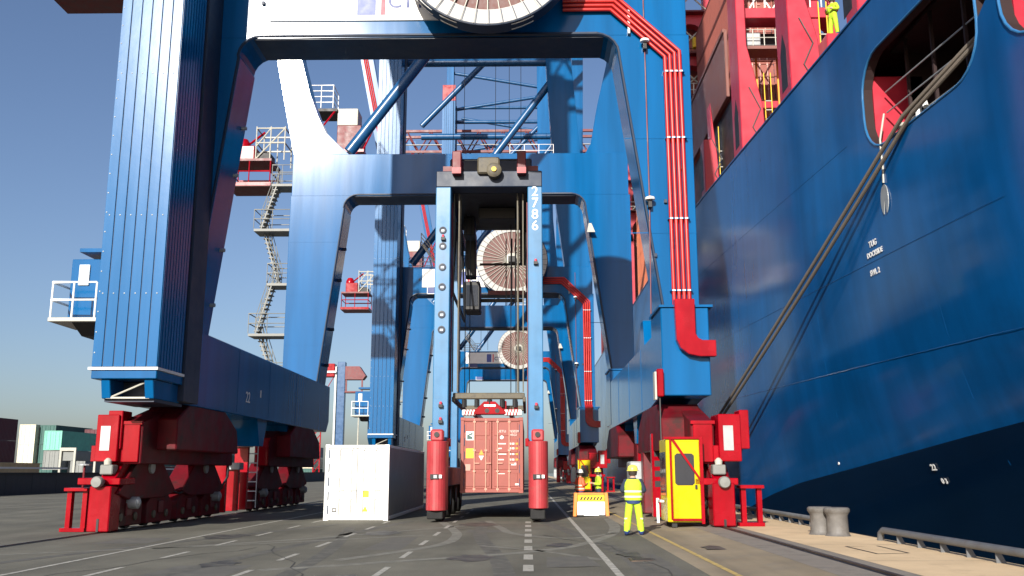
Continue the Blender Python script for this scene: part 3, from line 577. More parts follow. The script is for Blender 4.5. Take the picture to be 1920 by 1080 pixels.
# ------------------------------------------------------------ yellow cabin at the waterside bogie
K = thing('checker_cabin', (4.6, 29.3, .3), 'yellow cabin with red frame and dark window in front of the waterside bogie', 'cabin')
kx0, kx1, ky0, ky1, kz0, kz1 = 4.12, 5.22, 28.75, 30.2, .33, 2.78
MB().box(kx0 + .06, kx1 - .02, ky0 + .03, ky1, kz0, kz1).build('cabin_body', YELLOW, K, .02)
d = MB().box(kx0 + .24, kx1 - .05, ky0, ky0 + .03, kz0 + .1, kz1 - .06).build('door', YELLOW, K, .01)
wpoly = [(4.46 + .07 * math.cos(a) * 0 + dx, dz) for a, dx, dz in ((0, 0, 1.5), (0, .06, 1.44), (0, .46, 1.44), (0, .52, 1.5), (0, .52, 2.26), (0, .46, 2.32), (0, .06, 2.32), (0, 0, 2.26))]
MB().prism([(4.72 + (x - 4.72) * 1.12, 1.88 + (z - 1.88) * 1.07) for x, z in wpoly], ky0 - .012, ky0 + .01, 'y').build('window_gasket', BLACK, d)
MB().prism(wpoly, ky0 - .016, ky0, 'y').build('window_pane', GLASS, d)
MB().box(5.02, 5.08, ky0 - .05, ky0, 1.3, 1.42).build('door_handle', BLACK, d)
for x0, x1, z0, z1 in ((kx0 + .16, kx0 + .22, kz0 + .08, kz1), (kx1 - .04, kx1 + .06, kz0 - .05, kz1 + .06), (kx0, kx1 + .06, kz1, kz1 + .07), (kx0 + .2, kx1 + .02, kz0 + .04, kz0 + .1)):
    MB().box(x0, x1, ky0 - .03, ky0 + .02, z0, z1).build('frame_bar', RED, K, .005)
MB().prism([(4.33, 2.76), (4.42, 2.76), (5.22, 1.56), (5.22, 1.46)], ky0 - .07, ky0 - .035, 'y').build('diagonal_bar', RED, K)
MB().box(kx0 + .05, kx0 + .062, ky0 + .2, ky1 - .1, 1.1, 2.4).build('side_window', GLASS, K)
MB().box(kx0 - .12, kx0 - .04, 29.9, 30.0, .25, 1.0).build('step_frame', WHITE, K); MB().box(kx0 - .1, kx0 + .02, 29.2, 30.1, .9, .96).build('step_frame', WHITE, K)
for yy in (28.9, 30.0): MB().box(kx0 + .2, kx0 + .35, yy, yy + .12, .18, kz0).build('foot', BLACK, K)
K2 = copy_tree(K); K2.location = (4.55, 79.0, .3); K2['label'] = 'small far yellow cabin at the second crane, behind the two workers'
tag(K, group='yellow checker cabins'); tag(K2, group='yellow checker cabins')

# ------------------------------------------------------------ straddle carrier
S = thing('straddle_carrier', (-1.55, 41, 0), 'tall blue straddle carrier numbered 2786 with red wheel guards, lifting a red container', 'straddle carrier')
LX = ((-3.66, -3.06), (.02, .60)); SY = 36.0
for i, (a, b_) in enumerate(LX):
    MB().box(a, b_, SY, SY + .75, 2.0, 13.05).build('front_leg', STRAD, S, .03)
    ra, rb = (a, a + .32) if i == 0 else (b_ - .32, b_)
    MB().box(ra, rb, 44.6, 45.3, 2.0, 13.05).build('rear_leg', STRAD, S, .03)
    MB().box(a + .05, b_ - .05, SY + .2, 45.6, 1.25, 2.0).build('wheel_beam', STRAD, S, .03)
    MB().box(a, b_, SY + .76, 45.3, 12.6, 13.05).build('top_beam', NAVY, S, .03)
    for yy in (36.3, 38.9, 41.8, 44.6):
        cx = (a + b_) / 2
        wh = MB().lathe([(.3, -.2), (.72, -.22), (.8, -.16), (.82, 0), (.8, .16), (.72, .22), (.3, .2)], (cx, yy, .82), 'x', 24).build('wheel', TYRE, S, smooth=True)
        MB().lathe([(.32, -.21), (.32, .21)], (cx, yy, .82), 'x', 16).build('wheel_hub', STRAD, wh)
    # rounded red guard in front of the wheels
    gx0, gx1 = (-3.74, -2.98) if i == 0 else (.02, .74)
    cx = (gx0 + gx1) / 2; hw = (gx1 - gx0) / 2
    poly = [(gx0, 35.55), (gx0, 35.0)] + [(cx + hw * math.cos(R(t)), 35.0 + .42 * math.sin(R(t))) for t in range(195, 350, 15)] + [(gx1, 35.0), (gx1, 35.55)]
    g = MB().prism(poly, .42 if i == 0 else .5, 2.92, 'z').build('wheel_guard', GUARD, S, .02)
    MB().prism([(cx - .25, 35.5), (cx - .25, 34.95), (cx + .22, 34.95), (cx + .22, 35.5)], 2.92, 3.36, 'z').build('guard_cap', GUARD, g, .06)
    MB().box(cx - .2, cx + .1, 34.53, 34.62, 1.55, 1.72).build('lamp_recess', BLACK, g); MB().box(cx - .07, cx + .05, 34.51, 34.56, 1.58, 1.69).build('lamp_glass', GREY, g)
    MB().box(cx + .12, cx + .22, 34.58, 34.66, 1.58, 1.7).build('reflector', WTXT, g); MB().cyl((cx - .02, 34.94, 3.16), (cx - .02, 34.9, 3.16), .1, n=12).build('cap_hole', BLACK, g)
    MB().box(gx0 + .06, gx1 - .12, 34.75, 35.6, .12, .42 if i == 0 else .5).build('rubber_skirt', TYRE, g, .03)
    MB().box(b_ - .02 if i == 0 else a - .12, b_ + .12 if i == 0 else a + .02, 35.7, 36.1, 2.75, 3.05).build('side_lamp', RED, S, .02)
    # small red lights with black base on the legs
    for z in (3.75, 4.35, 10.95, ) if i == 0 else (4.3, 9.95):
        l = MB().lathe([(.05, 0), (.05, .09), (0, .11)], ((a + b_) / 2 + .02, SY - .09, z), 'z', 10).build('marker_light', LOGORED, S, smooth=True)
        MB().box((a + b_) / 2 - .06, (a + b_) / 2 + .1, SY - .16, SY, z - .12, z).build('light_base', BLACK, l)
for z in (11.25, 10.6, 9.75, 8.95, 7.85, 7.25, ):
    po = MB().lathe([(.15, 0), (.15, -.03), (.11, -.035), (.11, -.01), (0, -.008)], (-3.36, SY, z), 'y', 20).build('porthole', NAVY, S, smooth=True)
    MB().box(-3.42, -3.3, SY - .02, SY - .01, z - .05, z + .03).build('porthole_glass', PANE, po)
for i, ch in enumerate('2786'): text(ch, 'number', WTXT, S, (.31, SY - .004, 12.83 - i * .47), .56, bold=.004)
MB().box(-3.66, .60, SY, SY + .9, 13.05, 13.72).build('front_crossbeam', NAVY, S, .03)
MB().box(-3.66, .60, 44.4, 45.3, 13.9, 14.5).build('rear_crossbeam', NAVY, S, .03)
MB().box(-3.6, .54, SY + .95, 42.6, 13.06, 13.16).build('machine_deck', BLACK, S)
MB().box(-3.3, .2, 38.2, 43.4, 13.17, 15.0).build('engine_house', NAVY, S, .05)
for x in (-3.0, -.4):
    MB().box(x, x + .36, SY - .35, SY + 1.2, 13.5, 14.45).build('exhaust_stack', DKRED, S, .03); MB().box(x + .0, x + .36, SY - .38, SY - .352, 13.5, 13.75).build('stack_panel', GUARD, S)
MB().box(-3.4, -3.02, SY + .1, SY + .6, 13.72, 13.95).build('rail_block', DKRED, S); MB().box(-.03, .45, SY + .1, SY + .6, 13.72, 13.95).build('rail_block', DKRED, S)
MB().path([(-2.64, SY + .1, 14.2), (-.4, SY + .1, 14.2)], .025, 6).build('tie_bar', BLACK, S)
gb = MB().box(-2.0, -1.1, SY - .2, SY + .4, 13.55, 14.25).build('hoist_gearbox', OLIVE, S, .06)
MB().lathe([(.3, .2), (.3, -.15), (.2, -.2), (0, -.2)], (-1.32, SY - .2, 13.65), 'y', 18).build('gear_drum', OLIVE, gb, smooth=True); MB().lathe([(.1, 0), (.1, -.05)], (-1.32, SY - .41, 13.65), 'y', 10).build('drum_hub', STICKY, gb)
for x in (-3.0, -2.8, -.42, -.2):
    MB().box(x, x + .05, SY + .8, SY + .85, 4.9, 13.0).build('hoist_rail', OLIVE, S); MB().cyl((x + .3 if x < -1 else x - .3, 40, 5), (x + .3 if x < -1 else x - .3, 40, 13), .02, n=5).build('hoist_rope', BLACK, S)
for x in (-2.72, -.35): MB().cyl((x, SY + 1.1, 4.8), (x, SY + 1.1, 12.9), .018, n=5).build('hoist_rope', OLIVE, S)
for x in (-3.02, .0): MB().path([(x, SY + .4, 12.5), (x + .02, SY + .4, 8), (x, SY + .4, 3)], .03, 6).build('hydraulic_line', DKRED, S)
# things hung under the machine deck
for x, y, z, sx, sz in ((-2.6, 41, 12.4, .5, .6), (-1.3, 39.5, 12.7, 1.6, .5), (-2.7, 43.6, 11.2, .5, .8), (-.2, 43.2, 11.9, .3, 1.0)):
    MB().box(x - sx / 2, x + sx / 2, y - .5, y + .5, z - sz / 2 + .1, 13.05).build('deck_machinery', BLACK, S, .03)
MB().box(-3.0, -.2, 44.5, 44.7, 9.9, 10.05).build('rear_walkway', BLACK, S); 
# driver's cabin high at the back
cb = MB().box(-3.0, -2.25, 43.4, 44.9, 9.3, 10.7).build('driver_cabin', BLACK, S, .05); MB().box(-2.9, -2.35, 43.37, 43.4, 9.5, 10.5).build('cabin_glass', GLASS, cb)
for x in (-3.05, -.02):
    for k in range(4): MB().cyl((x, 37.2 + k * 1.85, 9.0 + (k % 2) * 3.4), (x, 39.05 + k * 1.85, 12.4 - (k % 2) * 3.4), .05, n=6).build('side_lacing', BLACK, S)
    MB().box(x - .04, x + .04, 36.8, 44.6, 8.9, 9.05).build('side_rail', BLACK, S)
for x in (-1.05, -.78, -.6): MB().box(x, x + .05, 43.9, 44.0, 9.6, 12.9).build('cable_chain', BLACK, S)
MB().box(-1.9, -.1, 44.0, 44.15, 10.15, 10.35).build('rear_tie', DKRED, S); MB().box(-2.3, -.1, 44.0, 44.1, 11.6, 11.7).build('rear_tie', BLACK, S)
# lower lifting frame
MB().box(-2.95, -.12, SY + .8, SY + 1.1, 4.62, 4.86).build('lifting_frame', OLIVE, S, .03)
MB().box(-2.95, -.12, 44.0, 44.3, 4.62, 4.86).build('lifting_frame', OLIVE, S, .03)
for x in (-2.98, -.2): MB().box(x, x + .12, SY + .7, 44.3, 4.5, 4.7).build('lifting_frame', OLIVE, S, .02)
for i in range(5): MB().lathe([(.1, 0), (.1, .3)], (-2.5 + i * .5, SY + .9, 4.3), 'z', 8).build('frame_lug', BLACK, S)
# spreader (hangs from the carrier)
SP = thing('spreader', (-1.41, 43, 3.9), 'red container spreader with white hazard stripes on top of the lifted container', 'spreader')
f0 = 36.86
MB().prism([(-2.12, 4.02), (-.86, 4.02), (-.86, 4.12), (-1.28, 4.52), (-1.72, 4.52), (-2.12, 4.12)], f0 - .05, f0 + .5, 'y').build('centre_head', RED, SP, .02)
for x in (-1.68, -1.28): MB().lathe([(.09, 0), (.09, -.01), (0, -.011)], (x + .08, f0 - .05, 4.16), 'y', 12).build('head_hole', BLACK, SP)
MB().box(-1.72, -1.26, f0 - .058, f0 - .05, 4.32, 4.40).build('name_strip', WTXT, SP)
for x0, x1 in ((-2.58, -2.06), (-.92, -.24)):
    eb = MB().box(x0, x1, f0 - .02, f0 + .35, 3.98, 4.2).build('end_beam', WTXT, SP, .02)
    for k in range(4):
        xs = x0 + .08 + k * .12; MB().prism([(xs, 3.985), (xs + .05, 3.985), (xs + .11, 4.195), (xs + .06, 4.195)], f0 - .026, f0 - .021, 'y').build('hazard_stripe', RED, eb)
for x in (-.55, -1.0): MB().box(x, x + .16, f0 + .1, f0 + .6, 4.2, 4.55).build('sheave_plate', RED, SP, .02)
for x in (-2.2, -.75): MB().box(x, x + .16, f0 + .3, 48.8, 3.98, 4.25).build('side_beam', RED, SP, .02)
MB().box(-2.58, -.24, 48.6, 48.95, 3.98, 4.2).build('end_beam', RED, SP, .02)

# ------------------------------------------------------------ containers
def corr_side(x, y0, y1, z0, z1, d, pitch=.28):
    # corrugated wall in the YZ plane: x outer face, d inward depth (signed)
    pts = []; y = y0; k = 0
    while y < y1 - 1e-6:
        for dy, dd in ((0, 0), (.10, 0), (.14, 1), (.24, 1)):
            if y + dy <= y1: pts.append((y + dy, x + d * dd))
        y += pitch
    pts.append((y1, x)); vs = []
    for yy, xx in pts: vs += [(xx, yy, z0), (xx, yy, z1)]
    return vs, [(2 * i, 2 * i + 2, 2 * i + 3, 2 * i + 1) for i in range(len(pts) - 1)]
def container(x0, y0, z0, m, label, w_=2.44, l=12.19, h=2.9, group=None, name='shipping_container', doors=True, rodm=None, corr=True, sidem=None):
    x1, y1, z1 = x0 + w_, y0 + l, z0 + h
    c = thing(name, ((x0 + x1) / 2, y0, z0), label, 'container', group)
    b = MB(); e = .13
    for xa in (x0, x1 - e):
        for ya in (y0, y1 - e): b.box(xa, xa + e, ya, ya + e, z0 + .12, z1 - .12)
        b.box(xa, xa + e, y0 + e, y1 - e, z0 + .02, z0 + .16); b.box(xa, xa + e, y0 + e, y1 - e, z1 - .12, z1 - .02)
    for ya in (y0, y1 - e): b.box(x0 + e, x1 - e, ya, ya + e, z0 + .02, z0 + .16); b.box(x0 + e, x1 - e, ya, ya + e, z1 - .14, z1 - .02)
    fr = b.build('frame', m, c, .008)
    for xa in (x0, x1 - .17):
        for ya in (y0 - .012, y1 - .168):
            for za in (z0, z1 - .12): MB().box(xa - .003, xa + .173, ya, ya + .18, za, za + .12).build('corner_casting', m, fr, .006)
    for xx, d in ((x0 + .02, .035), (x1 - .02, -.035)):
        sm = sidem or m
        if corr: v, f = corr_side(xx, y0 + e, y1 - e, z0 + .16, z1 - .12, d); MB().add(v, f).build('side_wall', sm, c)
        else: MB().box(xx - .012, xx + .012, y0 + e, y1 - e, z0 + .16, z1 - .12).build('side_wall', sm, c)
    MB().box(x0 + e, x1 - e, y0 + e, y1 - e, z1 - .06, z1 - .03).build('roof', m, c); MB().box(x0 + e, x1 - e, y1 - .1, y1 - .06, z0 + .16, z1 - .14).build('end_wall', m, c)
    MB().box(x0 + e, x1 - e, y0 + e, y1 - e, z0 + .1, z0 + .14).build('floor', m, c)
    xm = (x0 + x1) / 2; rodm = rodm or m
    for a, b_, s in ((x0 + e, xm - .012, -1), (xm + .012, x1 - e, 1)):
        MBd = MB().box(a, b_, y0 + .05, y0 + .09, z0 + .165, z1 - .145)
        dr = MBd.build('door', m, c, .006)
        hs = (z1 - z0 - .31) / 4
        if doors == 'panel':
            for k in range(4): MB().box(a + .08, b_ - .08, y0 + .03, y0 + .049, z0 + .2 + k * hs + .05, z0 + .165 + (k + 1) * hs - .05).build('door_panel', m, dr, .012)
        wd = b_ - a
        for t_ in (.38, .80) if s < 0 else (.20, .62):
            xr = a + wd * t_
            MB().cyl((xr, y0 + .0, z0 + .06), (xr, y0 + .0, z1 - .06), .022, n=8).build('locking_rod', rodm, dr, smooth=True)
            for zz in (z0 + .12, z0 + .8, z0 + 1.6, z1 - .2): MB().box(xr - .05, xr + .05, y0 - .012, y0 + .05, zz, zz + .06).build('rod_keeper', rodm, dr)
            MB().box(xr - .02, xr + .2, y0 - .04, y0 - .018, z0 + 1.12, z0 + 1.15).build('handle', rodm, dr)
    for k in range(5): 
        for xx in (x0 + .125, x1 - .155): MB().box(xx, xx + .03, y0 + .012, y0 + .05, z0 + .25 + k * .52, z0 + .55 + k * .52).build('hinge_gap', GROOVE, c)
    return c
wc = container(-7.72, 36.05, 0.0, REEFER, 'white closed container standing alone on the apron, left of the straddle carrier', h=2.83, corr=False, sidem=mat('shade-grey container wall', (.22, .215, .21), .5, var=.08))  # side colour holds the shade on white walls
def dec(c, x0, x1, z0, z1, y, m, name='sticker'): return MB().box(x0, x1, y - .004, y, z0, z1).build(name, m, c)
yw = 36.05 + .048
dec(wc, -6.28, -6.03, .86, 1.09, yw, STICKY); MB().prism([(-6.27, .33), (-6.05, .33), (-6.16, .55)], yw - .004, yw, 'y').build('warning_triangle', STICKY, wc)
MB().box(-7.42, -7.24, yw - .004, yw, .32, .46).build('size_mark', BLACK, wc); MB().box(-7.38, -7.28, yw - .006, yw - .004, .36, .42).build('size_mark_inner', REEFER, wc)
for x, z, wd in ((-6.25, 2.25, .18), (-6.25, 2.1, .1), (-5.8, 2.25, .35), (-7.25, .72, .3), (-6.9, .72, .3), (-6.25, .72, .3), (-5.85, .72, .2)): dec(wc, x, x + wd, z, z + .035, yw, GREY, 'faint_text_line')
rc_ = container(-2.63, 36.9, 1.0, CONTRED, 'brick red container with white lettering hoisted under the straddle carrier', w_=2.44, doors='panel', rodm=mat('pale rusty rods', (.58, .30, .22), .5, var=.15))
yr = 36.9 + .026
lg = dec(rc_, -2.42, -2.12, 3.02, 3.36, yr, WTXT, 'logo_plate'); MB().prism([(-2.38, 3.06), (-2.16, 3.06), (-2.16, 3.14), (-2.3, 3.2), (-2.16, 3.24), (-2.16, 3.32), (-2.38, 3.22)], yr - .008, yr - .0045, 'y').build('logo_shape', DKGREEN, lg)
dec(rc_, -2.42, -2.12, 2.33, 2.7, yr, STICKY); MB().prism([(-1.92, 2.46), (-1.72, 2.46), (-1.82, 2.66)], yr - .004, yr, 'y').build('warning_triangle', STICKO, rc_); MB().prism([(-1.92, 2.42), (-1.72, 2.42), (-1.82, 2.24)], yr - .004, yr, 'y').build('warning_triangle', WTXT, rc_)
dec(rc_, -2.44, -2.24, 1.85, 2.1, yr, mat('pale patch', (.55, .28, .22), .6))
FT = mat('pale container lettering', (.74, .62, .56), .6, var=.05)
for x, z, s, tx in ((-1.02, 3.36, .13, 'UETU'), (-.55, 3.36, .13, '765029'), (-.55, 3.22, .13, '45G1'), ):
    text(tx, 'lettering', FT, rc_, (x, yr - .003, z), s)
MB().lathe([(.07, 0), (.07, -.004)], (-1.02, yr, 3.13), 'y', 14).build('round_mark', WTXT, rc_)
for z, a in ((2.86, .3), (2.68, .14), (2.46, .32), (2.25, .22)):
    dec(rc_, -1.16, -1.16 + a, z, z + .045, yr, FT, 'text_line')
    for k, q in enumerate((-.74, -.62, -.48)): dec(rc_, q, q + .09, z - .01, z + .06, yr, STICKO if k == 2 else FT, 'text_block')
dec(rc_, -.66, -.46, 2.06, 2.15, yr, WTXT); dec(rc_, -.5, -.36, 1.3, 1.36, yr, WTXT); dec(rc_, -1.2, -.9, 1.72, 1.75, yr, FT, 'text_line')

# ------------------------------------------------------------ container ship
SHIPB = mat('ship blue paint', (.0024, .074, .235), .15, var=.08, scale=.25, bump=.02, bscale=.35, dirt=((.003, .052, .16), .5, .52, .5), rvar=.03, spec=.5)
HULLREFL = mat('painted dark hull reflection', (.0015, .012, .036), .16, var=.12, scale=.3, bump=.03, bscale=.35, rvar=.03, spec=.5)  # dark reflection low on the hull, put into the colour
extra_noise(SHIPB, 1.1, .88, 1.08, (1, 1.4, .07)); extra_noise(SHIPB, .35, .88, 1.1)
SHIPRED = mat('ship red paint', (.42, .018, .038), .42, var=.1, scale=1.3, dirt=((.30, .03, .045), 1.5, .58, .4))
COAM = mat('brown primer', (.20, .075, .058), .55, var=.15, scale=.8)
LBLUE = mat('light blue rim', (.025, .14, .32), .4)
INNERSHADE = mat('recess shade colour', (.022, .008, .008), .8, var=.3)  # shade inside the ship, put into the colour
def hx(Y, Z):
    t_ = max(0, (18 - Z) / 18); d = max(0, 58 - Y); a = 10.45 + .061 * d * d / (d + 3)
    if Y < 26: a += .004 * (26 - Y) ** 2 + .00012 * (26 - Y) ** 3
    fl = .0028 * max(0, 64 - Y) ** 2
    return a + fl * t_ ** 4
SH = thing('container_ship', (20, 80, -2.6), 'huge blue hulled container ship moored along the quay on the right', 'ship')
def rrect(y0, y1, z0, z1, r, n=6):
    o = []
    for cy, cz, a in ((y1 - r, z1 - r, 0), (y0 + r, z1 - r, 90), (y0 + r, z0 + r, 180), (y1 - r, z0 + r, 270)):
        for i in range(n + 1): o.append((cy + r * math.cos(R(a + 90 * i / n)), cz + r * math.sin(R(a + 90 * i / n))))
    return o
holes = [rrect(24.0, 31.4, 12.65, 16.1, 1.35), rrect(14.5, 22.95, 12.6, 16.1, 1.35)]
def inside(p, poly):
    c = False; j = len(poly) - 1
    for i in range(len(poly)):
        if (poly[i][1] > p[1]) != (poly[j][1] > p[1]) and p[0] < (poly[j][0] - poly[i][0]) * (p[1] - poly[i][1]) / (poly[j][1] - poly[i][1]) + poly[i][0]: c = not c
        j = i
    return c
ys = [-14 + i * 2 for i in range(40)] + [66, 75, 90, 110, 140, 180, 230, 300]; zs = [-3.2, -2, -.5, 1, 2.5, 4, 6, 8, 10, 12, 14, 16, 17, 18]
pts = []; 
for y in ys:
    for z in zs:
        if not any(inside((y, z), h) or min((y - q[0]) ** 2 + (z - q[1]) ** 2 for q in h) < .04 for h in holes): pts.append(Vector((y, z)))
edges = []
for h in holes:
    o = len(pts); pts += [Vector(q) for q in h]; edges += [(o + i, o + (i + 1) % len(h)) for i in range(len(h))]
REFLINE = [(-13.9, 4.4), (14, 4.2), (20, 3.8), (26.75, 3.2), (30.0, 2.84), (33.4, 2.44), (37.6, 1.94), (42.8, 1.33), (46.8, .65), (50, -.1), (56, -1.2), (66, -2.1), (110, -2.3), (299.5, -2.3)]  # upper edge of the painted reflection, as (y, z)
def reflz(y):
    for i in range(len(REFLINE) - 1):
        if REFLINE[i][0] <= y <= REFLINE[i + 1][0]: return REFLINE[i][1] + (REFLINE[i + 1][1] - REFLINE[i][1]) * (y - REFLINE[i][0]) / (REFLINE[i + 1][0] - REFLINE[i][0])
    return REFLINE[-1][1] if y > 0 else REFLINE[0][1]
bp = [(y_, reflz(y_)) for y_ in [-13.9 + 1.5 * i for i in range(54)] + [80, 120, 200, 299.5]]
pts = [q for q in pts if abs(q[1] - reflz(q[0])) > .25]
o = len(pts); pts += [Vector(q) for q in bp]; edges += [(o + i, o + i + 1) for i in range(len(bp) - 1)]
rv, re_, rf, *_ = delaunay_2d_cdt(pts, edges, [], 0, 1e-5)
fs = []
for f in rf:
    cx = sum(rv[i][0] for i in f) / len(f); cz = sum(rv[i][1] for i in f) / len(f)
    if not any(inside((cx, cz), h) for h in holes): fs.append(tuple(f))
hb = MB().add([(hx(q[0], q[1]), q[0], q[1]) for q in rv], fs)
hull = hb.build('hull', SHIPB, SH)
me = hull.data
me.materials.append(HULLREFL)
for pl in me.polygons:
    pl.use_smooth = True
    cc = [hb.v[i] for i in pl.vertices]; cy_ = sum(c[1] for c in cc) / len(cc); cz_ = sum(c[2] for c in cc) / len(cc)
    pl.material_index = 1 if cz_ < reflz(cy_) else 0
if me.polygons[0].normal.x > 0: me.flip_normals()
nm = []
for q in rv:
    y, z = q; gy = (hx(y + .05, z) - hx(y - .05, z)) / .1; gzz = (hx(y, z + .05) - hx(y, z - .05)) / .1
    nm.append(Vector((-1, gy, gzz)).normalized())
me.normals_split_custom_set_from_vertices(nm)
# rest of the ship's body: far side, bow and deck
MB().prism([(hx(y, 18) + .02, y) for y in ys] + [(50, 300), (50, 20), (40, -10), (26, -24)], 17.2, 17.9, 'z').build('deck', mat('deck red', (.22, .03, .03), .7), SH)
MB().prism([(hx(-14, 0) + 6, -14)] + [(52, -5), (52, 300), (hx(300, 0) + .4, 300), (hx(70, 0) + .6, 70), (hx(40, 0) + 6.5, 40), (hx(20, 0) + 6.5, 20)], -3.2, 17.2, 'z').build('inner_body', INNERSHADE, SH)
b = MB().path([(hx(y, 18), y, 18.0) for y in ys], .06, 6); b.build('deck_edge', SHIPB, SH)
# plate seams
for z, y0, y1, r in ((5.6, 16, 90, .008), (9.0, 24, 60, .006), (13.6, 33, 70, .006)):
    MB().path([(hx(y, z + (y0 - y) * 0) - .002, y, z) for y in [y0 + (y1 - y0) * i / 24 for i in range(25)]], r, 5).build('plate_seam', SHIPB, SH)
for y in (28.4, 37.5):
    MB().path([(hx(y, z) - .002, y, z) for z in (2, 4, 6, 8)], .004, 5).build('plate_seam', SHIPB, SH)
# mooring openings: rim, lining, red inside
for h in holes:
    MB().path([(hx(q[0], q[1]) - .0, q[0], q[1]) for q in h + [h[0]]], .042, 8, caps=False).build('opening_rim', LBLUE, SH, smooth=True)
    vs = []; n = len(h)
    for q in h: vs += [(hx(q[0], q[1]) + .02, q[0], q[1]), (hx(q[0], q[1]) + .35, q[0], q[1])]
    MB().add(vs, [(2 * i, 2 * i + 1, 2 * ((i + 1) % n) + 1, 2 * ((i + 1) % n)) for i in range(n)]).build('opening_lining', INNERSHADE, SH)
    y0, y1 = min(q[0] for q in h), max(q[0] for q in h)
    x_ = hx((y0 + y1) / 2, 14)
    MB().box(hx(y1, 14) + .36, x_ + 1.9, y1 - .05, y1 + .08, 12.2, 15.6).build('recess_end_wall', SHIPRED, SH); MB().box(x_ + 1.5, x_ + 5.5, y1 - .05, y1 + .08, 12.2, 16.6).build('recess_end_wall', INNERSHADE, SH)
    MB().box(x_ + 5.4, x_ + 5.5, y0, y1, 12.2, 16.6).build('recess_back_wall', INNERSHADE, SH)
    MB().box(x_ + .9, x_ + 5.4, y0, y1, 12.1, 12.2).build('recess_floor', INNERSHADE, SH); MB().box(x_ + .9, x_ + 5.4, y0, y1, 16.5, 16.6).build('recess_ceiling', INNERSHADE, SH)
    for dz in (.9, 1.75, 2.5): MB().path([(hx(y0, 14) + .9, y0, 12.4 + dz), (hx(y1, 14) + .7, y1 - .3, 12.4 + dz)], .03, 6).build('recess_rail', GREY, SH)
    for yy in (y0 + 2, y0 + 4.2, y0 + 6.2): MB().box(x_ + .9, x_ + 1.0, yy, yy + .1, 12.2, 16.5).build('recess_stanchion', INNERSHADE, SH)
    MB().lathe([(.2, 0), (.2, .5), (.28, .55), (.28, .65), (0, .66)], (hx(30, 13) + .7, y1 - 1.5, 12.6), 'z', 14).build('fairlead', CREAM, SH, smooth=True)
    MB().path([(hx(29, 13) + .6, y1 - 2.6, 12.7), (hx(29, 13) + .6, y1 - 2.7, 13.5), (hx(29, 13) + .6, y1 - 3.0, 13.6), (hx(29, 13) + .6, y1 - 3.2, 13.2)], .09, 8).build('roller_guide', WHITE, SH, smooth=True)
# hull markings
def hull_text(s, y, z, size):
    n = Vector((-1, (hx(y + .1, z) - hx(y - .1, z)) / .2, (hx(y, z + .1) - hx(y, z - .1)) / .2)).normalized()
    up = Vector((0, 0, 1)); up = (up - n * up.dot(n)).normalized(); rt = up.cross(n)
    M = Matrix((rt, up, n)).transposed()
    text(s, 'hull_marking', WTXT, SH, Vector((hx(y, z), y, z)) + n * .02, size, M.to_euler(), bold=.008)
hull_text('TUG', 31.75, 9.60, .30); hull_text('DOCKSIDE', 31.7, 9.25, .25); hull_text('SWL 2', 31.9, 8.62, .27)
hull_text('22', 32.2, 1.95, .3); hull_text('0 3', 32.0, 1.5, .26)
MB().lathe([(.06, 0), (.06, -.03)], (hx(38.6, 2) - .03, 38.6, 2.14), 'x', 10).build('hull_mark', WTXT, SH)
# lashing towers at the deck edge
def tower(y, ztop, base=1.25, dy=1.9):
    x = hx(y, 18) + .12
    t_ = MB().prism([(x, 17.9), (x + base, 17.9), (x + base - .1, 20.6), (x + .5, 24.0), (x + .5, ztop), (x, ztop)], y, y + dy, 'y').build('lashing_tower', SHIPRED, SH, .04)
    MB().prism([(y + .5, 18.6), (y + 1.4, 18.6), (y + 1.4, 20.4), (y + .95, 21.3), (y + .5, 20.4)], x - .006, x + .01, 'x').build('tower_opening', BLACK, t_)
    MB().path([(x + .5, y - .04, 21.6), (x + 1.05, y - .04, 20.4), (x + .6, y - .04, 19.4), (x + 1.1, y - .04, 18.4)], .03, 5).build('tower_pipe', BLACK, t_)
    for k in range(6): MB().box(x + base + .05, x + base + .4, y + .2, y + .25, 18.4 + k * .5, 18.45 + k * .5).build('ladder_rung', CREAM, t_)
    for dx in (.05, .4): MB().box(x + base + dx, x + base + dx + .04, y + .2, y + .25, 18, 22.5).build('ladder_rail', STICKY, t_)
    return t_
tower(54.0, 21.6, .9, 1.2); tower(46.2, 40, 1.3); tower(38.6, 25.5, 1.4); tower(31.5, 22.5, 1.4, 1.2)
for y, z0, z1, xa, xb in ((47.6, 29.0, 29.8, 11.9, 40), (47.4, 33.0, 33.8, 11.9, 40), (40.0, 25.5, 26.2, 12.6, 40)):
    MB().box(xa, xb, y, y + 1.3, z0, z1).build('lashing_bridge', SHIPRED, SH, .03); rail_mb([(xa + .1 + k * 1.4, y, z1) for k in range(9)], 1.1, .03).build('bridge_railing', WHITE, SH)
for x in (15.6, 19.3, 23, 26.8): MB().box(x, x + .5, 47.8, 48.4, 18, 40).build('bridge_column', SHIPRED, SH, .02)
MB().box(11.55, 11.75, 51.0, 66, 23.1, 27.3).build('hatch_coaming', COAM, SH, .03); MB().box(11.48, 11.6, 51.0, 66, 27.1, 27.32).build('coaming_rim', COAM, SH)
MB().box(11.85, 12.05, 50.0, 66, 18, 23).build('void_shade', BLACK, SH)  # black sheet standing in for shade below the coaming
MB().box(11.6, 17, 47.7, 48.9, 26.3, 26.9).build('lashing_bridge', SHIPRED, SH, .03); MB().box(11.6, 17, 49.4, 49.5, 24.9, 26.2).build('bridge_gap_shade', BLACK, SH)  # the black sheet stands in for the shaded gap under the beam
MB().box(11.6, 17, 48.2, 49.4, 24.72, 24.9).build('bridge_walkway', COAM, SH); rail_mb([(11.9 + k * .62, 48.2, 24.9) for k in range(8)], .95, .03).build('bridge_railing', CREAM, SH); rail_mb([(11.9 + k * .62, 47.7, 26.9) for k in range(8)], 1.05, .035).build('bridge_railing', WHITE, SH)
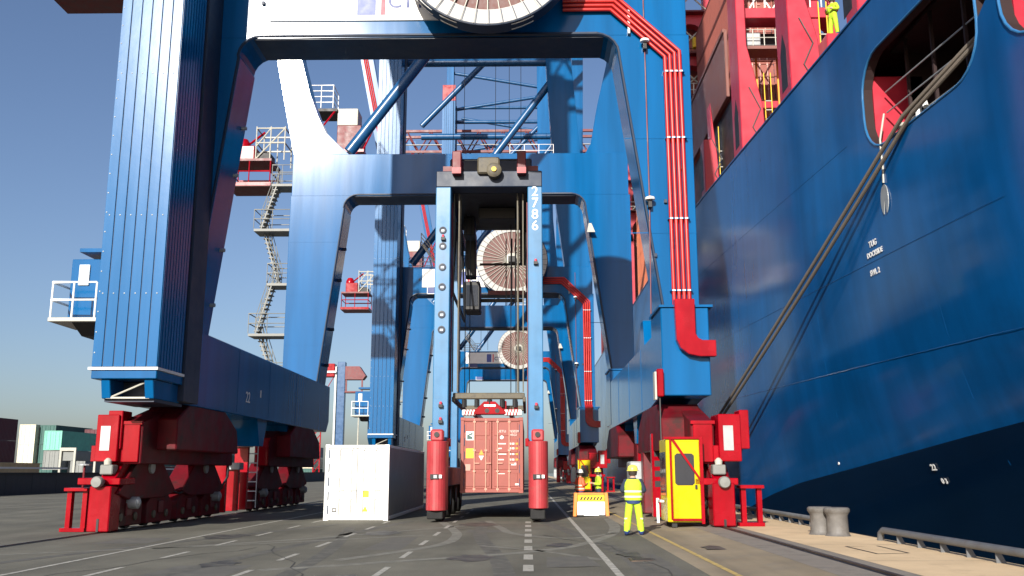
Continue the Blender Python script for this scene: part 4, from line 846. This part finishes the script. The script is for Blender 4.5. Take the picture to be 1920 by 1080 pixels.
for x in (12.3, 13.6, 14.9): MB().cyl((x, 47.9, 26.9), (x + 1.2, 47.9, 29), .05, n=6).build('lashing_rod', WHITE, SH); MB().cyl((x + 1.2, 47.9, 26.9), (x, 47.9, 29), .05, n=6).build('lashing_rod', WHITE, SH)
MB().box(12.2, 13.0, 48.4, 49.2, 25.0, 25.8).build('winch_box', GREY, SH, .05); MB().box(13.2, 17, 50.5, 50.9, 22.2, 22.6).build('cross_beam', SHIPRED, SH)
for x in (13.1, 14.3, 15.5): MB().box(x, x + .1, 50.2, 50.3, 18, 26).build('bridge_post', STICKO, SH)
# arched bridge further aft
for y in (66.5, 82, 98):
    for k in range(4):
        xa = 10.9 + k * 3.2
        for zz in (26.2, 29.6, 33.0, 36.4, 39.8):
            pts2 = [(xa, zz), (xa, zz + 3.38), (xa + 3.19, zz + 3.38), (xa + 3.19, zz), (xa + 2.7, zz), (xa + 2.7, zz + 1.4)] + arc(xa + 1.6, zz + 1.4, 1.1, 0, 180, 8)[1:-1] + [(xa + .5, zz + 1.4), (xa + .5, zz)]
            MB().prism(pts2, y, y + .8, 'y').build('arched_frame', SHIPRED, SH)
    rail_mb([(11 + k * 1.6, y - .1, 29.6) for k in range(7)], 1.0, .04).build('bridge_railing', WHITE, SH)
    for zz in (29.55, 32.95, 36.35): MB().box(10.9, 23.7, y - .6, y, zz - .12, zz).build('bridge_walkway', DKRED, SH); MB().cyl((11.3, y - .3, zz), (13.9, y - .3, zz + 2.6), .06, n=6).build('lashing_rod', CREAM, SH); MB().cyl((13.9, y - .3, zz), (11.3, y - .3, zz + 2.6), .06, n=6).build('lashing_rod', CREAM, SH)
    MB().box(10.9, 11.5, y, y + .8, 17.9, 27).build('bridge_column', SHIPRED, SH); MB().box(14.4, 15, y, y + .8, 17.9, 27).build('bridge_column', SHIPRED, SH)
# yellow boxes at the bridges (lifebuoy / equipment lockers), parts of the ship
for x, y, z in ((12.55, 65.6, 33.2), (11.55, 65.6, 27.9), (13.0, 38.4, 24.6), (13.9, 45.9, 28.2), (11.4, 88, 23)): MB().box(x, x + .75, y, y + .5, z, z + .8).build('equipment_box', STICKY, SH, .04)
# containers on deck
ccols = [mat('rust brown container', (.30, .085, .06), .55, dirt=((.16, .05, .04), 1.5, .5, .6)), mat('orange container', (.58, .17, .08), .5), mat('maroon container', (.20, .035, .035), .55), mat('brown container', (.24, .10, .07), .55)]
i = 0
for y, tiers in ((53.4, 6), (68, 7), (84, 6), (100, 6), (116, 7), (134, 6)):
    for r_ in range(2 if y < 60 else 1):
        for t_ in range(tiers):
            x0 = (12.75 if y < 60 else 11.6) + r_ * 2.5; z0 = 18.5 + t_ * 2.62
            if y < 60 and t_ == 1 and False: continue
            cm = ccols[(i * 7 + t_ + r_) % 4]
            if y < 60:
                container(x0, y, z0, cm, '%s container on ship deck, %s of stack %s' % (cm.name.split()[0], ['lowest', 'second lowest', 'third tier', 'fourth tier', 'second from top', 'topmost'][t_], ['by the deck edge', 'set farther inboard'][r_]), h=2.59, group='containers on the ship deck', rodm=mat('pale rods', (.62, .40, .34), .5))
            else:
                c = MB(); v, f = corr_side(x0, y, y + 12.19, z0, z0 + 2.57, .035); c.add(v, f); c.box(x0 + .04, x0 + 2.4, y, y + 12.19, z0, z0 + 2.57)
                o = c.build('shipping_container', cm); tag(o, '%s, %s in the ship deck stack %s' % (cm.name, ['lowest', 'second tier', 'third tier', 'fourth tier', 'fifth tier', 'sixth tier', 'topmost'][t_], {68: 'just aft of first arched bridge', 84: 'behind second arched bridge', 100: 'behind third arched bridge', 116: 'second farthest aft', 134: 'farthest aft'}[y]), 'container', 'containers stacked far along the ship')
            i += 1
# mooring lines from the opening to the quay, with a rat guard
def sag(p, q, s, n=18):
    p, q = Vector(p), Vector(q); return [p.lerp(q, k / n) - Vector((0, 0, s * 4 * (k / n) * (1 - k / n))) for k in range(n + 1)]
for k, (a, q, lab) in enumerate((((12.6, 26.6, 13.5), (8.15, 56.0, .5), 'upper of two long mooring ropes running from hull opening down to quay'), ((12.55, 26.2, 12.9), (8.15, 55.6, .5), 'lower of two long mooring ropes running from hull opening down to quay'))):
    tag(MB().path([(hx(23, 14) + 1.6, 22.6, 15.0 - .3 * k), (hx(25, 14) + .45, 25.2 - .2 * k, 13.9 - .15 * k)] + sag((hx(28.2, 13.0) - .12 + .1 * k, 28.4 - .5 * k, 12.95 - .08 * k), q, .2 + .1 * k), .07, 8).build('mooring_rope', ROPE, smooth=True), lab, 'rope', 'mooring ropes')
tag(MB().path([(12.3, 30.6, 13.9), (12.02, 30.4, 12.9), (11.98, 30.3, 12.4), (12.0, 30.3, 11.9), (12.0, 30.35, 11.35)], .035, 6).build('guard_line', CREAM, smooth=True), 'thin pale line hanging from the hull opening to the rat guard', 'rope')
gd = MB(); n = 22; ring = []
for i in range(n + 1):
    a = R(-68 + 316 * i / n); ring.append((.36 * math.cos(a), .52 * math.sin(a)))
poly = [(0.0, -.02)] + ring
gd.prism([(30.45 - p_[0] * .9, 10.8 + p_[1]) for p_ in poly], 12.02, 12.05, 'x')
tag(gd.build('rat_guard', GREY), 'grey notched rat guard disc hanging against the blue hull', 'rat guard')
BO2 = MB().lathe([(.34, 0), (.27, .12), (.265, .52), (.33, .62), (.33, .68), (0, .73)], (8.15, 56, .18), n=18).build('bollard', BOLL, smooth=True); tag(BO2, 'mooring bollard behind the waterside bogie where the ropes end', 'bollard')

# ------------------------------------------------------------ barrier and people
BA = thing('barrier', (2.45, 38.2, .07), 'orange and white water filled traffic barrier right of the straddle carrier', 'barrier')
bx0, bx1, by_ = 1.78, 3.22, 38.0; z = .07
MB().prism([(bx0, z), (bx0 + .14, z), (bx0 + .2, z + .92), (bx0 + .05, z + .92)], by_, by_ + .3, 'y').build('end_post', ORANGE, BA, .02)
MB().prism([(bx1 - .14, z), (bx1, z), (bx1 - .05, z + .92), (bx1 - .2, z + .92)], by_, by_ + .3, 'y').build('end_post', ORANGE, BA, .02)
MB().box(bx0 + .2, bx1 - .2, by_ + .02, by_ + .26, z + .82, z + .92).build('top_bar', ORANGE, BA, .02)
b1 = MB().box(bx0 + .19, bx1 - .19, by_ + .03, by_ + .25, z + .58, z + .82).build('sign_board', STICKY, BA, .01)
for k in range(7): MB().prism([(bx0 + .28 + k * .13, z + .64), (bx0 + .34 + k * .13, z + .64), (bx0 + .40 + k * .13, z + .76), (bx0 + .34 + k * .13, z + .76)], by_ + .024, by_ + .03, 'y').build('dark_stripe', BLACK, b1)
b2 = MB().box(bx0 + .17, bx1 - .17, by_ + .04, by_ + .25, z + .03, z + .575).build('white_board', WHITE, BA, .01)
for k in range(4): MB().box(bx0 + .25 + k * .24, bx0 + .4 + k * .24, by_ + .034, by_ + .04, z + .46, z + .52).build('text_block', GREY, b2)
for x in (bx0 + .16, bx1 - .42): MB().box(x, x + .26, by_ - .01, by_ + .3, z - .0, z + .06).build('rubber_foot', BLACK, BA, .01)

HIVIS = mat('hi-vis yellow cloth', (.42, .62, .025), .8, var=.14, scale=9, bump=.8, bscale=22)
HIORG = mat('hi-vis orange cloth', (.85, .13, .05), .75, var=.08, scale=6)
DARKC = mat('dark navy cloth', (.018, .028, .05), .85, var=.2, scale=8)
BOOT = mat('blue work boots', (.02, .045, .16), .6)
SKIN = mat('skin', (.50, .29, .21), .6, var=.05)
HELM = mat('yellow helmet', (.80, .70, .10), .35, var=.03); HELMW = mat('white helmet', (.78, .78, .72), .35, var=.03)
REFL = mat('reflective tape', (.66, .72, .52), .4, var=.05)
def skin_mesh(name, V, E_, rad, sub=2):
    me = bpy.data.meshes.new(name); me.from_pydata(V, E_, []); ob = bpy.data.objects.new(name, me); col.objects.link(ob)
    ob.modifiers.new('s', 'SKIN'); 
    for i, r_ in enumerate(rad): me.skin_vertices[0].data[i].radius = r_ if isinstance(r_, tuple) else (r_, r_)
    me.skin_vertices[0].data[0].use_root = True
    ob.modifiers.new('u', 'SUBSURF').levels = sub
    dg = bpy.context.evaluated_depsgraph_get(); m2 = bpy.data.meshes.new_from_object(ob.evaluated_get(dg)); bpy.data.objects.remove(ob)
    m2.shade_smooth(); return m2
def person(loc, rz, label, top, legs, helm, vest=None, s=1.0, arms='front'):
    P = thing('person', loc, label, 'person'); P.rotation_euler = (0, 0, rz); P.scale = (s, s, s)
    # facing +Y in local space
    V = [(0, 0, .98), (0, 0, 1.15), (0, .01, 1.34), (0, 0, 1.48), (0, .01, 1.56), (0, .02, 1.66), (0, .02, 1.76)]
    E_ = [(0, 1), (1, 2), (2, 3), (3, 4), (4, 5), (5, 6)]; rd = [(.17, .12), (.17, .12), (.19, .13), (.11, .09), (.065, .065), (.10, .11), (.075, .085)]
    for sx in (-1, 1):
        o = len(V)
        V += [(sx * .10, 0, .90), (sx * .15, .01, .52), (sx * .19, -.02, .12), (sx * .20, -.03, .05), (sx * .22, .15, .04)]
        E_ += [(0, o), (o, o + 1), (o + 1, o + 2), (o + 2, o + 3), (o + 3, o + 4)]; rd += [(.115, .12), (.105, .105), (.10, .10), (.062, .058), (.054, .044)]
        o = len(V)
        if arms == 'front': V += [(sx * .21, 0, 1.43), (sx * .31, -.02, 1.17), (sx * .16, .22, 1.20), (sx * .09, .29, 1.22)]
        else: V += [(sx * .21, 0, 1.43), (sx * .28, .0, 1.15), (sx * .27, .08, .92), (sx * .27, .1, .84)]
        E_ += [(2, o), (o, o + 1), (o + 1, o + 2), (o + 2, o + 3)]; rd += [(.09, .085), (.078, .075), (.062, .06), (.04, .047)]
    me = skin_mesh('body', V, E_, rd)
    for m in (legs, top, SKIN, BOOT): me.materials.append(m)
    for pl in me.polygons:
        c = pl.center
        hand = (arms == 'front' and c.y > .235 and 1.0 < c.z < 1.4) or (arms != 'front' and c.z < .89 and abs(c.x) > .225 and c.z > .7)
        pl.material_index = 2 if hand or c.z > 1.53 else (1 if c.z > .98 or (abs(c.x) > .23 and c.z > .8) else (3 if c.z < .12 else 0))
    inst(me, 'body', P)
    # fingers
    for sx in (-1, 1):
        hb_ = Vector((sx * .08, .31, 1.225)) if arms == 'front' else Vector((sx * .27, .1, .80)); dv = Vector((-sx * .4, .9, .1)) if arms == 'front' else Vector((0, .1, -1)); dv.normalize()
        side_ = dv.orthogonal().normalized(); b = MB()
        for k in range(4):
            q = hb_ + side_ * (.018 * (k - 1.5)); b.path([q, q + dv * (.05 + .008 * (1.5 - abs(k - 1.5))), q + dv * .075 + Vector((0, .0, -.02))], .009, 6)
        b.path([hb_ - dv * .03 + side_ * .03, hb_ + side_ * .055, hb_ + side_ * .055 + dv * .03], .010, 6); bo = b.mesh('fingers', smooth=True); bo.materials.append(SKIN); inst(bo, 'fingers', P)
    # head details: ears, nose, hair, helmet
    f = MB().lathe([(.0, -.02), (.018, 0), (.0, .04)], (0, .135, 1.655), 'z', 8)
    for sx in (-1, 1): f.lathe([(.0, -.03), (.018, 0), (0, .035)], (sx * .105, .01, 1.66), 'z', 8)
    m_ = f.mesh('ears_and_nose', smooth=True); m_.materials.append(SKIN); inst(m_, 'ears_and_nose', P)
    e = MB()
    for sx in (-1, 1): e.lathe([(0, -.012), (.012, 0), (0, .012)], (sx * .04, .122, 1.685), 'z', 6)
    e.box(-.03, .03, .118, .126, 1.605, 1.615); m_ = e.mesh('eyes_and_mouth'); m_.materials.append(BLACK); inst(m_, 'eyes_and_mouth', P)
    hr = MB().lathe([(.105, -.09), (.118, -.02), (.118, .05)], (0, .0, 1.68), 'z', 16); m_ = hr.mesh('hair', smooth=True); m_.materials.append(mat('dark hair', (.03, .02, .015), .8)); inst(m_, 'hair', P)
    h = MB().lathe([(.165, -.005), (.165, .012), (.140, .018), (.138, .06), (.118, .115), (.075, .150), (0, .162)], (0, .015, 1.715), 'z', 20); m_ = h.mesh('helmet', smooth=True); m_.materials.append(helm); inst(m_, 'helmet', P)
    if vest:
        vb = MB(); prof = [(.235, .175, .93), (.24, .185, 1.02), (.235, .185, 1.15), (.245, .19, 1.3), (.235, .165, 1.40), (.17, .12, 1.49)]; n = 20; vs = []
        for a, b_, z_ in prof:
            for i in range(n): t_ = 2 * math.pi * i / n; q = .8; vs.append((a * math.copysign(abs(math.cos(t_)) ** q, math.cos(t_)), b_ * math.copysign(abs(math.sin(t_)) ** q, math.sin(t_)), z_))
        vb.add(vs, [(i * n + j, i * n + (j + 1) % n, (i + 1) * n + (j + 1) % n, (i + 1) * n + j) for i in range(len(prof) - 1) for j in range(n)])
        m_ = vb.mesh('vest', smooth=True); m_.materials.append(vest); v_ = inst(m_, 'vest', P)
        for za, zb in ((1.0, 1.05), (1.14, 1.19)):
            tb = MB(); vs = []
            for z_ in (za, zb):
                for i in range(n): t_ = 2 * math.pi * i / n; q = .8; vs.append((.248 * math.copysign(abs(math.cos(t_)) ** q, math.cos(t_)), .194 * math.copysign(abs(math.sin(t_)) ** q, math.sin(t_)), z_))
            tb.add(vs, [(j, (j + 1) % n, n + (j + 1) % n, n + j) for j in range(n)]); m_ = tb.mesh('reflective_band', smooth=True); m_.materials.append(REFL); inst(m_, 'reflective_band', v_)
        for sx in (-1, 1):
            for z_ in (.30, .42): 
                m_ = MB().lathe([(.088, 0), (.089, .045)], (sx * (.165 + (.5 - z_) * .07), -.002, z_), 'z', 14); mm = m_.mesh('trouser_band'); mm.materials.append(REFL); inst(mm, 'trouser_band', P)
        # dark blue hem and belt
        m_ = MB().lathe([(.2, 0), (.215, .1)], (0, 0, .84), 'z', 18).mesh('jacket_hem', smooth=True); m_.materials.append(BOOT); h_ = inst(m_, 'jacket_hem', P); h_.scale = (1, .8, 1)
    return P
person((2.92, 26.6, gz(2.92)), R(-6), 'worker in yellow hi-vis vest and trousers with yellow helmet, seen from behind', DARKC, HIVIS, HELM, HIVIS, s=1.02)
person((2.28, 42.0, gz(2.28)), R(-60), 'distant worker in orange hi-vis jacket and white helmet behind the barrier', HIORG, DARKC, HELMW, HIORG, s=1.0)
person((3.12, 42.4, gz(3.12)), R(100), 'distant worker in yellow hi-vis jacket and pale yellow helmet behind the barrier', HIVIS, DARKC, HELM, None, s=1.0)

person((13.05, 37.0, 19.9), R(120), 'worker in yellow hi-vis jacket on the ship deck at the top edge', HIVIS, HIVIS, HELM, None, s=1.0)
MB().box(12.6, 14.2, 36.6, 37.8, 17.9, 19.9).build('deck_locker', SHIPRED, SH, .04)
# ------------------------------------------------------------ yard at the left: wall, containers, distant crane, posts
WALLC = mat('dark concrete wall', (.06, .062, .065), .85, var=.2, scale=.8, streak=True)
FW = thing('flood_wall', (-41, 72, 0), 'long low dark flood wall in front of the yard containers, left', 'wall')
y = 62
while y < 260:
    MB().box(-41.3, -40.9, y, y + 3.96, 0, 1.68).build('wall_panel', WALLC, FW, .01); y += 4
MB().box(-41.4, -40.8, 62, 260, 1.68, 1.76).build('coping', WALLC, FW)
MB().box(-41.25, -41.0, 62, 84, 2.05, 2.2).build('guard_pipe', WHITE, FW); MB().box(-41.25, -41.0, 95, 112, 2.05, 2.2).build('guard_pipe', WHITE, FW)
YC = {'maroon': mat('maroon yard container', (.10, .022, .03), .6), 'cream': mat('cream yard container', (.66, .60, .44), .55), 'green': mat('mint green yard container', (.16, .50, .36), .55), 'tan': mat('tan yard container', (.55, .40, .22), .6), 'dkgreen': mat('dark green yard container', (.03, .10, .085), .6), 'grey': mat('grey yard container', (.20, .21, .20), .6)}
def yard(x, y, z, c, label, l=12.19, h=2.6):
    o = MB(); e = .1
    for s_, d in ((x, .04), (x + 2.44, -.04)): v, f = corr_side(s_, y + e, y + l - e, z + .1, z + h - .1, d, .3); o.add(v, f)
    o.box(x + .05, x + 2.39, y + .04, y + l, z + .05, z + h - .03)
    for xa in (x, x + 2.34): o.box(xa, xa + .1, y, y + .1, z, z + h); o.box(xa, xa + .1, y + l - .1, y + l, z, z + h); o.box(xa, xa + .1, y + .1, y + l - .1, z, z + .1); o.box(xa, xa + .1, y + .1, y + l - .1, z + h - .1, z + h)
    for za in (z, z + h - .1): o.box(x + .1, x + 2.34, y, y + .1, za, za + .1)
    for t_ in (.3, .85, 1.55, 2.1): o.cyl((x + t_, y + .02, z + .1), (x + t_, y + .02, z + h - .1), .03, n=6)
    o.box(x + 1.2, x + 1.24, y + .02, y + .05, z + .1, z + h - .1)
    return tag(o.build('shipping_container', YC[c]), label, 'container', 'containers in the yard beyond the flood wall')
for t_ in range(3):
    yard(-65.24, 102.8, t_ * 2.62 + .3, 'maroon', 'maroon container at the left picture edge, %s of the front stack' % ['lowest', 'middle', 'topmost'][t_])
    yard(-65.24, 90, t_ * 2.62 + .3, 'maroon', 'maroon container at the far left edge, cut by the picture, %s' % ['lowest', 'middle', 'topmost'][t_])
    yard(-77.2, 142, t_ * 2.9 + .2, 'cream', 'cream container end beside the maroon stack, %s of three' % ['lowest', 'middle', 'topmost'][t_], h=2.88)
    yard(-74.6, 143, t_ * 2.9 + .2, 'dkgreen', 'dark green container right behind the cream one, %s' % ['lowest', 'middle', 'topmost'][t_], h=2.85)
yard(-66.6, 129, 4.78, 'green', 'mint green container end, raised on the lower stack', l=12)
yard(-66.6, 129.2, 2.1, 'grey', 'grey container directly below the mint green one', l=12); yard(-64, 131, 1.0, 'grey', 'grey container low beside the mint green stack', l=12)
yard(-64.2, 107, .0, 'tan', 'tan container low at the left picture edge', h=2.9)
for k in range(6):
    for t_ in range(3): yard(-71 + (k % 2) * 0, 150 + k * 12.6, t_ * 2.85, ['dkgreen', 'grey', 'maroon'][(k + t_) % 3], '%s container, %s tier, %s stack from the near end of long yard row' % ({'dkgreen': 'dark green', 'grey': 'grey', 'maroon': 'maroon'}[['dkgreen', 'grey', 'maroon'][(k + t_) % 3]], ['bottom', 'middle', 'top'][t_], ['first', 'second', 'third', 'fourth', 'fifth', 'sixth'][k]), h=2.8)
for k in range(4):
    for t_ in range(2 if k % 2 else 3): yard(-56 + k * 5, 235 + k * 9, t_ * 2.7, ['dkgreen', 'cream', 'grey', 'maroon'][(k + t_) % 4], 'small far %s container, %s tier, %s stack of background row between crane legs' % (['dark green', 'cream', 'grey', 'maroon'][(k + t_) % 4], ['bottom', 'middle', 'top'][t_], ['first', 'second', 'third', 'fourth'][k]), h=2.6)
# distant yard crane: dark blue column with red girder
FC = thing('yard_crane', (-39.7, 200, 0), 'distant yard crane with dark blue column and red girder, behind white container', 'crane')
MB().box(-40.7, -39.1, 199, 200.6, 0, 25).build('column', TUBE, FC, .05); MB().box(-41.3, -40.9, 199, 200, 0, 24).build('cable_tray', GREY, FC)
MB().box(-46, -41.3, 198.6, 201, 21.8, 24.6).build('girder', RED, FC, .1); MB().box(-46, -40.9, 198.3, 198.6, 22.6, 23).build('walkway', WHITE, FC)
MB().prism([(-39, 24), (-36, 24), (-34.6, 22), (-35.2, 21.2), (-39, 21.2)], 198.6, 201, 'y').build('machine_house', DKRED, FC)
b = MB()
for x in (-38.9, -35.5): b.box(x, x + .3, 198.8, 199.1, 18.6, 21.2)
b.box(-39, -35.2, 198.6, 201, 18.4, 18.7); b.build('driver_platform', DKRED, FC)
b = MB(); 
for x in (-45.2, -43.9): b.box(x - .12, x + .12, 199, 199.3, 0, 16)
for k in range(10): b.cyl((-45.2, 199.2, k * 1.6), (-43.9, 199.2, k * 1.6 + 1.6), .1, n=5)
b.lathe([(.9, -.3), (.9, .3)], (-44.5, 199.2, 16), 'y', 12); b.build('lattice_mast', RED, FC)
MB().cyl((-44.5, 199.2, 16.5), (-41.4, 199.2, 22), .08, n=5).build('stay', RED, FC)
def post(x, y, h, label):
    p_ = MB().cyl((x, y, 0), (x, y, h), .22, .12, n=10).cyl((x, y, h), (x, y, h + .15), .9, .9, n=10); tag(p_.build('light_mast', CREAM), label, 'light mast')
post(-37.0, 205, 17, 'slim pale light mast standing right of the distant yard crane'); post(-23.5, 210, 18, 'slim pale light mast far behind, seen left of the straddle carrier')
YS = thing('yard_carrier', (-55.6, 118, 0), 'white portal frame of a yard carrier behind the flood wall', 'carrier')
for x in (-58.8, -57.0, -54.4, -52.6):
    MB().box(x, x + .25, 118, 118.3, 0, 4.8).build('frame_leg', CREAM, YS)
for x in (-58.8, -54.4): MB().box(x + .25, x + 1.8, 118, 118.3, 4.4, 4.8).build('frame_beam', CREAM, YS); MB().box(x, x + 2.05, 118.3, 124, 3.2, 4.4).build('frame_body', YC['grey'], YS)
